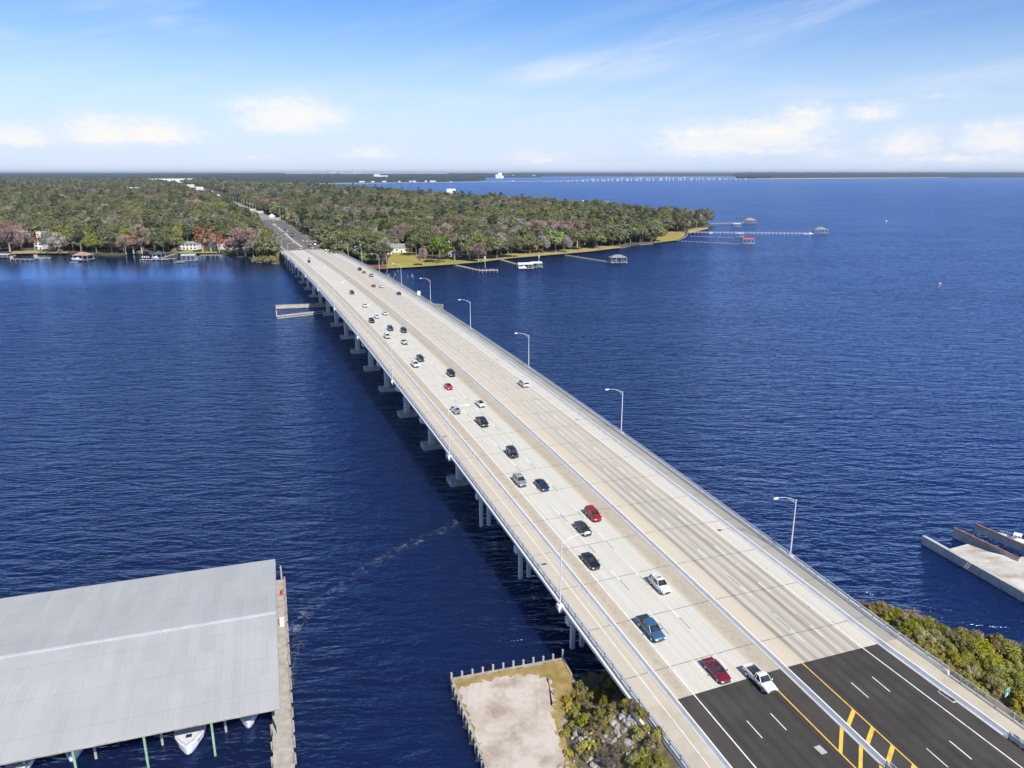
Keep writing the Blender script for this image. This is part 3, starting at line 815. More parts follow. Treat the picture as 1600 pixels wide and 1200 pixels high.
for i in range(10):
    s = 120.7 + 62.4 * i
    lamp(s, 1, ('galvanised street lamp on the right-hand rail, %s to the camera' % ORD[i]) if i == 0 else 'galvanised street lamp on the right-hand rail, %s from the near end' % ORD[i], 'street lamps along the bridge')
    lamp(s, -1, ('galvanised street lamp on the footpath rail, %s to the camera' % ORD[i]) if i == 0 else 'galvanised street lamp on the footpath rail, %s from the near end' % ORD[i], 'street lamps along the bridge')
for i in range(7):
    s = 735 + 52 * i
    o = lamp(s, 1, 'street lamp on the right verge of the far road, %s beyond the bridge' % (ORD[i] if i else 'first'), 'street lamps beside the far road')
    if i < 3: lamp(s, -1, 'street lamp on the left verge of the far road, %s beyond the bridge' % (ORD[i] if i else 'first'), 'street lamps beside the far road')

# picket fence on the right of the near approach
fn = thing('picket_fence', 'grey metal picket fence beside the right-hand walkway', 'fence', B(60, 21.0, 0))
k = MB()
for i in range(int((88 - 34) / .16)):
    s = 34 + i * .16; p = B(s, 21.0, .05); k.bar(p, p + Vector((0, 0, 1.15)), .03)
k.build('pickets', M['galv'], fn, shift=fn.location)
k = MB(); k.sweep([(20.97, 1.16), (21.03, 1.16), (21.03, 1.22), (20.97, 1.22)], 34, 87.8); k.sweep([(20.97, .14), (21.03, .14), (21.03, .19), (20.97, .19)], 34, 87.8)
k.build('fence_rails', M['galv'], fn, shift=fn.location)
k = MB()
for i in range(22):
    p = B(34.2 + 2.47 * i, 21.0, .0); k.bar(p, p + Vector((0, 0, 1.28)), .08)
k.build('fence_posts', M['galv'], fn, shift=fn.location)
# drain grate with pale frame in the shoulder, crash cushion
sg_, tg_ = deck_at(1488, 1086)
k = MB(); q = at(1481, 1087, 6.65); p = Vector((q.x, q.y, 6.64)); k.box(p, (1.2, 2.6, .05), YAW); dg = k.build('drain_grate', M['concrete'], None); tag(dg, 'rectangular storm drain grate in the right shoulder', 'drain')
k = MB(); k.box(p + Vector((0, 0, .03)), (.85, 2.2, .03), YAW); k.build('grille', M['dark_trim'], dg)
sa, ta = deck_at(1282, 1172)
k = MB(); k.box(B(sa, ta, .035), (.9, 1.3, .06), YAW); tag(k.build('access_cover', M['concrete']), 'pale rectangular cover plate left of the median barrier', 'cover plate')
for s, t, lab in ((78.0, .0, 'grey end cushion of the median barrier at the bottom edge'), (76.6, 17.62, 'ribbed guardrail end beside the right-hand barrier')):
    k = MB()
    for i in range(5):
        k.bar(B(s - 9, t - .28 + i * 0, .3 + .13 * i), B(s, t - .28, .3 + .13 * i), .07, .09)
        k.bar(B(s - 9, t + .28, .3 + .13 * i), B(s, t + .28, .3 + .13 * i), .07, .09)
    for i in range(8): k.bar(B(s - i * 1.2, t, 0), B(s - i * 1.2, t, .9), .5, .15)
    tag(k.build('guardrail_end', M['galv']), lab, 'guardrail')
# small white raised reflectors on the asphalt
# green route sign on the right bank
p = B(56, 27, 0); q = at(1569, 1100, 3.2)
sgn = thing('route_sign', 'small green road sign on a post in the bushes at the right', 'road sign', (q.x, q.y, near_h(q.x, q.y)), YAW)
hh = 5.2 - near_h(q.x, q.y)
k = MB(); k.bar((0, 0, 0), (0, 0, hh + .5), .09, .05); k.build('post', M['galv'], sgn)
k = MB(); k.box((0, -.06, hh), (1.15, .04, 1.25), R(8)); pl = k.build('sign_panel', mat('sign_green', (.01, .30, .22), (.015, .34, .25), .5, 2), sgn)
k = MB()
for x, z, w_, h_ in ((-.02, .28, .26, .16), (-.32, .26, .2, .16), (.28, .3, .22, .16), (.0, -.24, .42, .30)): k.box((x, -.115, hh + z), (w_, .02, h_), R(8))
k.build('sign_lettering', M['white_paint'], pl)
k = MB()
for a, b in (((-.53, -.58), (.53, -.58)), ((-.53, .58), (.53, .58)), ((-.53, -.58), (-.53, .58)), ((.53, -.58), (.53, .58))):
    cs, sn = math.cos(R(8)), math.sin(R(8))
    k.bar((a[0] * cs, a[0] * sn - .105, hh + a[1]), (b[0] * cs, b[0] * sn - .105, hh + b[1]), .05, .03)
k.build('sign_border', M['white_paint'], pl)
# timber fenders of the boat channel
def fender(pa, pb, label, wall):
    a, b = at(*pa, 1.0), at(*pb, 1.0); L = (b - a).length; d = (b - a).normalized()
    o = thing('channel_fender', label, 'fender', (a.x, a.y, 0), 0, 'fenders of the boat channel under the bridge')
    def P(x, z, off=0): q = a + d * x + Vector((-d.y, d.x, 0)) * off; return (q.x - a.x, q.y - a.y, z)
    n = int(L / 2.6); 
    k = MB()
    for i in range(n + 1): k.tube([P(i * L / n, -1.5), P(i * L / n, wall[-1] + .5)], .2, 6)
    k.build('piles', M['wood_grey'], o)
    k = MB()
    for z in wall: k.bar(P(0, z, -.32), P(L, z, -.32), .3, .42)
    k.build('wales', M['wood_pale'], o)
    k = MB(); k.bar(P(0, wall[-1] + .4, .15), P(L, wall[-1] + .4, .15), .9, .2); k.build('cap_boards', M['wood_pale'], o)
fender((431, 480), (512, 477), 'timber fender of the boat channel, the farther of the pair left of the bridge', (.4, .85, 1.3, 1.7))
fender((434, 495), (516, 486), 'timber fender of the boat channel, the nearer of the pair left of the bridge', (.3, 1.2))
a = at(434, 495, 0); k = MB(); k.tube([(a.x - .5, a.y, -1), (a.x - .5, a.y, 3.6)], .3, 8); tag(k.build('marker_pile', M['concrete']), 'single pale pile standing at the end of the nearer fender', 'pile')
fender((676, 478), (692, 480), 'pale concrete fender end showing right of the bridge', (.6, 1.2, 1.9))

# ------------------------------------------------------------------ vehicles (x forward, wheels on z = 0)
PAINT = {}
def paint(key, c, metal=0.0, rough=.32):
    if key not in PAINT:
        m_ = bpy.data.materials.new('car_paint_' + key); m_.use_nodes = True
        h = G(m_.node_tree); p = m_.node_tree.nodes['Principled BSDF']
        tc = h.n('ShaderNodeTexCoord').outputs['Object']
        n = h.noise(tc, 2.5, 4, .6)
        h.link(h.mix(h.rng(n, .3, .7), tuple(q * .9 for q in c), c), p.inputs['Base Color'])
        p.inputs['Roughness'].default_value = rough; p.inputs['Metallic'].default_value = metal
        p.inputs['Coat Weight'].default_value = .5; p.inputs['Coat Roughness'].default_value = .06
        PAINT[key] = m_
    return PAINT[key]
PC = {'white': ((.72, .72, .71), 0), 'black': ((.012, .013, .016), 0), 'charcoal': ((.045, .05, .06), .3), 'silver': ((.42, .43, .46), .5), 'maroon': ((.20, .012, .035), .2),
      'red': ((.36, .012, .016), .1), 'bright_red': ((.60, .02, .02), 0), 'blue': ((.055, .155, .30), .3), 'navy': ((.012, .035, .11), .2), 'dark_blue': ((.02, .05, .17), .2),
      'grey': ((.20, .21, .22), .4), 'beige': ((.40, .36, .30), .2), 'pearl': ((.60, .60, .60), .1)}
SPEC = {
 # body stations: (x, z bottom, z belt, half width); cabin: rear base, rear top, front top, front base, belt z, roof z, base half width, roof half width
 'sedan': dict(L=4.8, W=1.84, st=[(-2.40, .42, .86, .66), (-2.28, .30, .98, .80), (-1.7, .24, 1.02, .91), (-.8, .22, .98, .92), (.4, .22, .98, .92), (1.0, .22, .97, .92), (1.75, .24, .88, .90), (2.2, .30, .76, .80), (2.40, .40, .64, .62)],
               cab=(-1.85, -1.0, .15, 1.05, .97, 1.44, .80, .58), wx=(-1.38, 1.42), wr=.33),
 'coupe': dict(L=4.5, W=1.8, st=[(-2.22, .42, .84, .64), (-2.1, .30, .96, .78), (-1.5, .24, 1.0, .89), (-.8, .22, .96, .90), (.4, .22, .95, .90), (.9, .22, .94, .90), (1.6, .24, .84, .88), (2.05, .30, .72, .78), (2.22, .40, .60, .60)],
               cab=(-1.75, -.75, .1, .95, .94, 1.34, .78, .54), wx=(-1.28, 1.34), wr=.33),
 'suv': dict(L=4.7, W=1.9, st=[(-2.35, .50, 1.00, .74), (-2.26, .36, 1.08, .88), (-1.6, .30, 1.10, .94), (0, .28, 1.08, .95), (1.0, .28, 1.08, .95), (1.7, .30, 1.02, .92), (2.2, .36, .92, .82), (2.38, .46, .78, .66)],
             cab=(-2.24, -1.95, .15, 1.02, 1.07, 1.70, .86, .66), wx=(-1.38, 1.40), wr=.37),
 'van': dict(L=5.1, W=1.98, st=[(-2.55, .46, 1.02, .84), (-2.48, .34, 1.10, .95), (-1.6, .28, 1.12, .99), (0, .26, 1.10, .99), (1.3, .26, 1.08, .98), (1.9, .30, 1.0, .94), (2.35, .36, .86, .82), (2.55, .46, .72, .62)],
             cab=(-2.50, -2.36, .55, 1.75, 1.08, 1.78, .92, .74), wx=(-1.55, 1.5), wr=.35),
 'jeep': dict(L=4.3, W=1.86, st=[(-2.1, .55, 1.05, .80), (-2.05, .45, 1.14, .84), (-.9, .42, 1.14, .84), (.7, .42, 1.14, .84), (.85, .42, 1.10, .70), (1.9, .46, 1.04, .62), (2.12, .52, 1.0, .60)],
              cab=(-2.05, -2.0, .55, .85, 1.13, 1.82, .80, .74), wx=(-1.25, 1.32), wr=.42),
 'pickup': dict(L=5.4, W=1.98, st=[(-2.62, .55, .62, .80), (-2.6, .46, .64, .92), (-.3, .40, .64, .95), (-.28, .40, 1.06, .95), (1.3, .40, 1.06, .95), (2.1, .42, 1.0, .92), (2.55, .46, .90, .84), (2.70, .55, .76, .74)],
                cab=(-.28, -.12, .62, 1.32, 1.05, 1.68, .86, .68), wx=(-1.65, 1.75), wr=.40, bed=(-2.62, -.34, 1.10)),
 'crewcab': dict(L=5.8, W=2.02, st=[(-2.90, .58, .66, .82), (-2.88, .48, .68, .95), (-1.2, .44, .68, .98), (-1.18, .44, 1.14, .98), (1.4, .44, 1.14, .98), (2.3, .46, 1.10, .95), (2.75, .50, 1.0, .88), (2.90, .58, .84, .78)],
                 cab=(-1.18, -1.02, .62, 1.40, 1.13, 1.84, .90, .72), wx=(-1.80, 1.85), wr=.42, bed=(-2.90, -1.24, 1.18)),
}
def vehicle_parts(kind, sunroof=False, bars=False, box=False, cover=False, black_roof=False):
    S = SPEC[kind]; parts = []
    hw = S['W'] / 2
    b = MB(); rings = []
    for x, zb, zt, w_ in S['st']:
        mid = zb + (zt - zb) * .55
        rings.append([(x, -w_ * .86, zb), (x, w_ * .86, zb), (x, w_ * .97, zb + (zt - zb) * .22), (x, w_, mid), (x, w_ * .95, zt - (zt - zb) * .10), (x, w_ * .84, zt),
                      (x, 0, zt + .025), (x, -w_ * .84, zt), (x, -w_ * .95, zt - (zt - zb) * .10), (x, -w_, mid), (x, -w_ * .97, zb + (zt - zb) * .22)])
    b.loft(rings)
    r0, r1, f1, f0, zb, zr, wb, wr_ = S['cab']
    if kind == 'jeep':
        for sx in S['wx']:
            for sy in (-1, 1): b.box((sx, sy * .82, .92), (1.0, .26, .10))
    if 'bed' in S:
        x0, x1, zt = S['bed']
        for sy in (-1, 1): b.box(((x0 + x1) / 2, sy * (hw - .10), (zt + .62) / 2), (x1 - x0, .14, zt - .62 + .02))
        b.box((x0 + .07, 0, (zt + .62) / 2), (.12, 2 * hw - .36, zt - .64)); b.box((x1 - .02, 0, (zt + .62) / 2), (.10, 2 * hw - .36, zt - .64))
    # roof skin and pillars
    rm = MB()
    def roofring(x, z, w_): return [(x, -w_, z - .05), (x, w_, z - .05), (x, w_ * .96, z), (x, w_ * .5, z + .035), (x, -w_ * .5, z + .035), (x, -w_ * .96, z)]
    tgt = rm if black_roof else b
    tgt.loft([roofring(r1 - .05, zr - .03, wr_ * .95), roofring(r1 + .15, zr + .005, wr_ + .03), roofring((r1 + f1) / 2, zr + .03, wr_ + .04), roofring(f1 - .15, zr + .01, wr_ + .03), roofring(f1 + .05, zr - .03, wr_ * .95)])
    for sy in (-1, 1):
        b.bar((r0, sy * wb, zb - .03), (r1, sy * wr_, zr - .03), .14 if kind != 'van' else .10, .07)
        b.bar((f0, sy * wb, zb - .03), (f1, sy * wr_, zr - .03), .07, .06)
        xm = (r1 + f1) / 2 - .1
        b.bar((xm, sy * (wb + .01), zb - .03), (xm, sy * (wr_ + .02), zr - .03), .09, .05)
        if kind in ('suv', 'van'):
            xm = r1 + .55; b.bar((xm, sy * (wb + .01), zb - .03), (xm, sy * (wr_ + .02), zr - .03), .12, .05)
        # mirror
        b.box((f0 - .22, sy * (hw + .10), zb + .08), (.12, .20, .14))
    parts.append(('body', b, 'paint'))
    if black_roof: parts.append(('roof', rm, 'black_gloss'))
    gl = MB()
    gl.loft([[(r0 + .03, -wb, zb - .04), (r0 + .03, wb, zb - .04), (f0 - .02, wb, zb - .04), (f0 - .02, -wb, zb - .04)], [(r1 + .02, -wr_, zr - .02), (r1 + .02, wr_, zr - .02), (f1, wr_, zr - .02), (f1, -wr_, zr - .02)]])
    parts.append(('window', gl, 'glass'))
    if sunroof:
        k = MB(); k.box(((r1 + f1) / 2 + .15, 0, zr + .045), (.75, wr_ * 1.25, .03)); parts.append(('sunroof', k, 'glass'))
    if bars:
        k = MB()
        for x in (r1 + .3, f1 - .15): k.bar((x, -wr_ - .05, zr + .12), (x, wr_ + .05, zr + .12), .10, .05)
        for sy in (-1, 1): k.bar((r1 + .1, sy * (wr_ + .0), zr + .08), (f1, sy * (wr_ + .0), zr + .08), .05, .06)
        parts.append(('roof_rack', k, 'galv'))
    if box:
        k = MB(); k.box(((r1 + f1) / 2 - .1, 0, zr + .22), (1.2, .9, .34)); parts.append(('roof_box', k, 'galv'))
    if 'bed' in S:
        x0, x1, zt = S['bed']; k = MB()
        k.box(((x0 + x1) / 2, 0, zt - .02 if cover else .68), (x1 - x0 - .2, 2 * hw - .36, .04)); parts.append(('bed_liner', k, 'dark_trim'))
    for x in S['wx']:
        for sy in (-1, 1):
            k = MB(); r = S['wr']; y0 = sy * (hw - .26); y1 = sy * (hw - .005)
            k.tube([(x, y0, r), (x, y0 + .01 * sy, r), (x, y1 - .03 * sy, r), (x, y1, r)], [r * .9, r, r, r * .9], 16, 0)
            k.tube([(x, y1 - .01 * sy, r), (x, y1 + .012 * sy, r)], [r * .64, r * .58], 12, 1)
            parts.append(('wheel', k, 'wheel'))
    xf, zf, wf = S['st'][-2][0] + .03, S['st'][-2][2] - .10, S['st'][-2][3]
    for sy in (-1, 1):
        k = MB(); k.box((xf + .02, sy * (wf * .80), zf - .04), (.22, .36, .16)); parts.append(('headlight', k, 'lamp_lens'))
    xr, zr2, wr2 = S['st'][0][0], S['st'][1][2] - .16, S['st'][1][3]
    if 'bed' in S: zr2, wr2 = .95, hw
    for sy in (-1, 1):
        k = MB(); k.box((xr + .05, sy * (wr2 * .86), zr2), (.12, .22, .20)); parts.append(('tail_light', k, 'tail_lens'))
    k = MB(); x = S['st'][-1][0]; k.box((x + .0, 0, S['st'][-1][1] + .08), (.10, S['st'][-1][3] * 1.7, .16)); k.box((x + .01, 0, S['st'][-1][1] + .25), (.06, S['st'][-1][3] * 1.15, .10))
    parts.append(('bumper', k, 'bumper_dark'))
    k = MB(); k.box((xr + .0, 0, S['st'][0][1] + .10), (.08, S['st'][0][3] * 1.6, .16))
    parts.append(('bumper', k, 'bumper_dark'))
    return parts
M['black_gloss'] = mat('black_gloss', (.012, .012, .014), None, .15)
M['bumper_dark'] = mat('bumper', (.06, .06, .062), (.09, .09, .09), .5, 3)
M['bumper_chrome'] = mat('bumper_bright', (.55, .56, .58), (.62, .62, .63), .25, 3, metal=.7)
VM = {}
def vmesh(kind, **opt):
    key = (kind, tuple(sorted(opt.items())))
    if key in VM: return VM[key]
    res = []
    for nm, k, mk in vehicle_parts(kind, **opt):
        me = bpy.data.meshes.new('%s_%s' % (kind, nm)); me.from_pydata(k.v, [], k.f)
        if mk == 'wheel':
            me.materials.append(M['rubber']); me.materials.append(M['wheel_rim']); me.polygons.foreach_set('material_index', k.mi)
        elif mk == 'paint': me.materials.append(PAINT.get('white') or paint('white', *PC['white']))
        else: me.materials.append(M[mk])
        bm = bmesh.new(); bm.from_mesh(me); bmesh.ops.recalc_face_normals(bm, faces=bm.faces)
        bm.to_mesh(me); bm.free()
        res.append((nm, me, mk))
    VM[key] = res
    return res
NAME = {'sedan': 'sedan_car', 'coupe': 'coupe_car', 'suv': 'suv_car', 'van': 'passenger_van', 'jeep': 'open_jeep', 'pickup': 'pickup_truck', 'crewcab': 'crew_cab_pickup'}
CATN = {'sedan': 'car', 'coupe': 'car', 'suv': 'car', 'van': 'van', 'jeep': 'jeep', 'pickup': 'pickup truck', 'crewcab': 'pickup truck'}
LANES = [-12.62, -8.96, -5.30, 5.30, 8.96, 12.62]
def vehicle(px, py, kind, colour, label, group, away=None, snap=True, scale=1.0, **opt):
    s, t = deck_at(px, py, .75)
    if snap:
        l = min(LANES, key=lambda q: abs(q - t)); t = l + max(-.55, min(.55, t - l))
    away = (t > 0) if away is None else away
    p = B(s, t, .01); d = (B(s + 2, t, .01) - B(s - 2, t, .01)).normalized()
    if not away: d = -d
    side = Vector((0, 0, 1)).cross(d).normalized(); up = d.cross(side)
    root = thing(NAME[kind], label, CATN[kind], p, 0, group)
    root.matrix_world = Matrix.Translation(p) @ Matrix((d, side, up)).transposed().to_4x4()
    root.scale = (scale,) * 3
    pm = paint(colour, *PC[colour])
    for nm, me, mk in vmesh(kind, **opt):
        o = bpy.data.objects.new(nm, me); COL.objects.link(o); o.parent = root
        if mk == 'paint':
            o.material_slots[0].link = 'OBJECT'; o.material_slots[0].material = pm
    return root
GL, GR = 'vehicles coming towards the camera on the bridge', 'vehicles driving away on the bridge'
for a in [
 (1187, 1059, 'pickup', 'white', 'white single-cab pickup truck with an empty black bed, nearest vehicle, on the asphalt edge', {}),
 (1120, 1046, 'sedan', 'maroon', 'dark red sedan with sunroof beside the white pickup at the asphalt edge', dict(sunroof=True)),
 (1015, 982, 'crewcab', 'blue', 'light blue crew-cab pickup truck in the lane beside the left shoulder', dict(cover=True)),
 (1029, 913, 'suv', 'white', 'white car with a large black sunroof in the middle lane, behind the blue pickup', dict(sunroof=True)),
 (920, 876, 'sedan', 'black', 'black sedan with a bright grille in the lane beside the left shoulder', {}),
 (908, 825, 'sedan', 'charcoal', 'charcoal sedan seen behind the arm of the nearest left street lamp', {}),
 (927, 803, 'suv', 'red', 'dark red SUV in the lane beside the median barrier', dict(sunroof=True)),
 (810, 751, 'suv', 'silver', 'silver SUV travelling next to the blue sedan', dict(bars=True)),
 (845, 757, 'sedan', 'navy', 'blue sedan travelling next to the silver SUV', {}),
 (798, 708, 'jeep', 'black', 'black boxy open jeep in the middle of the left lanes', {}),
 (753, 659, 'crewcab', 'black', 'large black pickup truck ahead of the white coupe with the black roof', {}),
 (711, 640, 'sedan', 'silver', 'silver car with crossed roof bars beside the left shoulder', dict(bars=True)),
 (751, 630, 'coupe', 'white', 'white coupe with a black roof behind the large black pickup', dict(black_roof=True)),
 (701, 603, 'coupe', 'bright_red', 'bright red car with a dark cabin, just in front of a black SUV', dict(black_roof=True)),
 (705, 583, 'suv', 'black', 'black SUV directly behind the bright red car', {}),
 (649, 569, 'suv', 'white', 'white SUV hugging the left shoulder beside a dark SUV', {}),
 (657, 560, 'suv', 'charcoal', 'dark SUV beside the white SUV near the left shoulder', {}),
 (632, 534, 'sedan', 'silver', 'silver sedan just in front of a dark navy SUV', {}),
 (605, 525, 'suv', 'pearl', 'pale SUV carrying a roof box next to the left shoulder', dict(box=True)),
 (631, 516, 'suv', 'charcoal', 'dark navy SUV behind the silver sedan near the median', {}),
 (610, 513, 'suv', 'dark_blue', 'bright navy blue SUV behind the pale SUV with a roof box', {}),
 (580, 501, 'suv', 'black', 'black SUV beside the left shoulder, next to two white cars', {}),
 (589, 494, 'coupe', 'white', 'small white car between the black SUV and a larger white sedan', {}),
 (602, 489, 'sedan', 'white', 'white sedan in the lane beside the median, next to a small white car', {}),
 (570, 477, 'sedan', 'white', 'white sedan alone in the middle lane, ahead of the small black SUV', {}),
 (550, 457, 'suv', 'black', 'small black SUV far along the left lanes behind a white sedan', {}),
 (483.5, 408.5, 'suv', 'charcoal', 'tiny dark SUV near the far end of the left lanes', {}),
 (483.5, 402.5, 'sedan', 'white', 'tiny white car behind the dark SUV near the far end of the left lanes', {})]:
    vehicle(*a[:5], GL, **a[5])
for a in [
 (818, 599, 'van', 'white', 'white passenger van driving away alone in the right lanes', {}),
 (623, 458, 'sedan', 'charcoal', 'dark grey car driving away beside the right-hand shoulder', {}),
 (598, 447, 'sedan', 'white', 'white sedan driving away beside a small red car', {}),
 (584.5, 446, 'coupe', 'red', 'small red car driving away beside a white sedan', {}),
 (585, 430, 'crewcab', 'silver', 'silver pickup truck driving away with a dark open bed', {}),
 (566.5, 425, 'coupe', 'bright_red', 'red car close behind a dark pickup truck', {}),
 (562, 420.5, 'crewcab', 'black', 'dark pickup truck just ahead of a red car', {}),
 (519.5, 395, 'sedan', 'white', 'white car near the far end of the right lanes', {}),
 (512, 391, 'suv', 'charcoal', 'dark SUV just ahead of a white car at the far end of the right lanes', {})]:
    vehicle(*a[:5], GR, **a[5])
GF = 'vehicles on the far road'
for a in [(500.5, 386, 'sedan', 'red', 'dark red car on the far road just past the bridge end', True), (488, 387.5, 'sedan', 'white', 'white car on the far road beside the end of the median barrier', True),
          (492, 382, 'suv', 'white', 'white car on the far road ahead of the dark red one', True), (485, 383, 'suv', 'black', 'dark SUV on the far road left of a white car', True),
          (482, 385, 'sedan', 'charcoal', 'dark car on the far road behind another dark one', True), (480, 377, 'sedan', 'white', 'white sedan on the far road, right of another white one', True),
          (473, 376.5, 'sedan', 'white', 'white sedan on the far road, left of another white one', True), (431, 366.5, 'suv', 'charcoal', 'dark SUV alone on the left lanes of the far road', False),
          (455, 369, 'suv', 'black', 'black SUV in the front of a cluster waiting on the far road', True), (458.5, 368.5, 'suv', 'charcoal', 'charcoal SUV in the front of a cluster waiting on the far road', True),
          (452, 365, 'sedan', 'black', 'black car at the back of a cluster on the far road', True), (457, 364.5, 'sedan', 'charcoal', 'charcoal car at the back of a cluster on the far road', True),
          (449, 366, 'van', 'white', 'white van beside the cluster of dark cars on the far road', True), (445.5, 358.5, 'van', 'black', 'tall black van on the far road', True),
          (440, 361, 'van', 'white', 'white van standing before a dark car on the far road', True), (443, 363.5, 'sedan', 'charcoal', 'dark car close to a white van on the far road', True),
          (449, 361, 'sedan', 'white', 'small white car right of the tall black van', True), (427, 351.5, 'van', 'white', 'white box van furthest along the far road', True), (433, 353.5, 'sedan', 'charcoal', 'dark car behind the furthest white van', True),
          (436, 356.5, 'sedan', 'white', 'white car between the furthest vehicles on the far road', True)]:
    vehicle(*a[:5], GF, away=a[5], snap=False)

# ------------------------------------------------------------------ covered marina
MA = R(17.7); mu = Vector((math.cos(MA), math.sin(MA), 0)); mv = Vector((-math.sin(MA), math.cos(MA), 0))
EZ, RZ = 5.7, 7.3
c0 = at(437, 1105, EZ); WID, LEN = 41.8, 64.0
marina = thing('boat_shelter', 'huge pale metal-roofed boat shelter standing in the water at the lower left', 'boat shelter', (c0.x, c0.y, 0), MA)
def roof_metal():
    m_ = mat('ribbed_metal_roof', (.41, .41, .405), (.46, .46, .455), .70, .12, detail=8, metal=.15)
    h = G(m_.node_tree); p = m_.node_tree.nodes['Principled BSDF']
    tc = h.n('ShaderNodeTexCoord').outputs['Object']; x, y, z = h.xyz(tc)
    base = p.inputs['Base Color'].links[0].from_socket
    rib = h.m('ABSOLUTE', h.m('SUBTRACT', h.m('FRACT', h.m('DIVIDE', x, .62)), .5))
    sheet = h.noise(h.cxyz(h.m('FLOOR', h.m('DIVIDE', x, 1.24)), h.m('FLOOR', h.m('DIVIDE', y, 7.0)), 0.0), 3.7, 0, .5)
    c = h.mix(h.rng(sheet, .3, .7, 0.0, .30), base, (.55, .55, .54))
    stx = h.noise(h.mapping(tc, (1.2, .05, 1)), 1.0, 5, .6)
    c = h.mix(h.rng(stx, .45, .75, 0.0, .16), c, (.34, .31, .28))
    rs = h.noise(h.mapping(tc, (1.6, .09, 1)), 1.0, 7, .7); rl = h.noise(tc, .22, 4, .6)
    c = h.mix(h.m('MULTIPLY', h.rng(rs, .63, .75, 0.0, .30), h.rng(rl, .5, .6)), c, (.27, .19, .14))
    lap = h.m('ABSOLUTE', h.m('SUBTRACT', h.m('FRACT', h.m('DIVIDE', y, 7.0)), .5))
    c = h.mix(h.rng(lap, .003, .012, .35, 0.0), c, (.25, .25, .26))
    c = h.mix(h.rng(rib, .40, .5, 0.0, .18), c, (.62, .63, .65))
    h.link(c, p.inputs['Base Color'])
    b = h.n('ShaderNodeBump'); b.inputs['Strength'].default_value = .5; b.inputs['Distance'].default_value = .04
    h.link(h.rng(rib, .36, .5), b.inputs['Height']); h.link(b.outputs[0], p.inputs['Normal'])
    return m_
k = MB()
for x0, x1 in ((-LEN, 0),):
    k.loft([[(x, 0, EZ), (x, WID / 2, RZ), (x, WID, EZ), (x, WID, EZ - .12), (x, WID / 2, RZ - .12), (x, 0, EZ - .12)] for x in (x0, x1)])
rf = k.build('roof', roof_metal(), marina); fix_normals(rf)
k = MB(); k.bar((-LEN, WID / 2, RZ + .03), (.05, WID / 2, RZ + .03), .6, .06); k.build('ridge_cap', M['galv'], rf)
k = MB()
for y, z in ((.0, EZ - .22), (WID, EZ - .22)): k.bar((-LEN, y, z), (0, y, z), .12, .2)
for y0, z0, y1, z1 in ((0, EZ - .22, WID / 2, RZ - .22), (WID / 2, RZ - .22, WID, EZ - .22)): k.bar((.03, y0, z0), (.03, y1, z1), .10, .24)
k.build('fascia', M['wood_grey'], marina)
k = MB()
for x in np.arange(-LEN, 0.1, 8.03):
    k.bar((x - .6, .3, EZ - .45), (x - .6, WID / 2, RZ - .5), .2, .3); k.bar((x - .6, WID / 2, RZ - .5), (x - .6, WID - .3, EZ - .45), .2, .3)
k.build('roof_beams', M['green_steel'], marina)
for i, x in enumerate(np.arange(-.55, -LEN, -8.03)):
    for y in (.35, 10.6, 20.9, 31.2, WID - .35):
        k = MB(); zt = EZ - .4 + (RZ - EZ) * (1 - abs(y - WID / 2) / (WID / 2)); k.bar((x, y, -1.5), (x, y, zt), .26, .26); k.build('post', M['green_steel'], marina)
# finger-pier piles beside the posts
GP = 'short pale mooring piles under the boat shelter'
proto = None
for i in range(7):
    for j, y in enumerate((4.6, 11.5)):
        p = c0 + mu * (-.55 + 1.15 - 8.03 * (i + 1)) + mv * y
        if proto is None:
            k = MB(); k.tube([(0, 0, -1.2), (0, 0, 2.1)], .17, 8); k.tube([(0, 0, 2.1), (0, 0, 2.25)], [.19, .05], 8); proto = k.build('mooring_pile', M['wood_pale']); o = proto
        else: o = proto.copy(); COL.objects.link(o)
        o.location = (p.x, p.y, 0); tag(o, 'short pale mooring pile under the eave of the boat shelter', 'pile', GP)
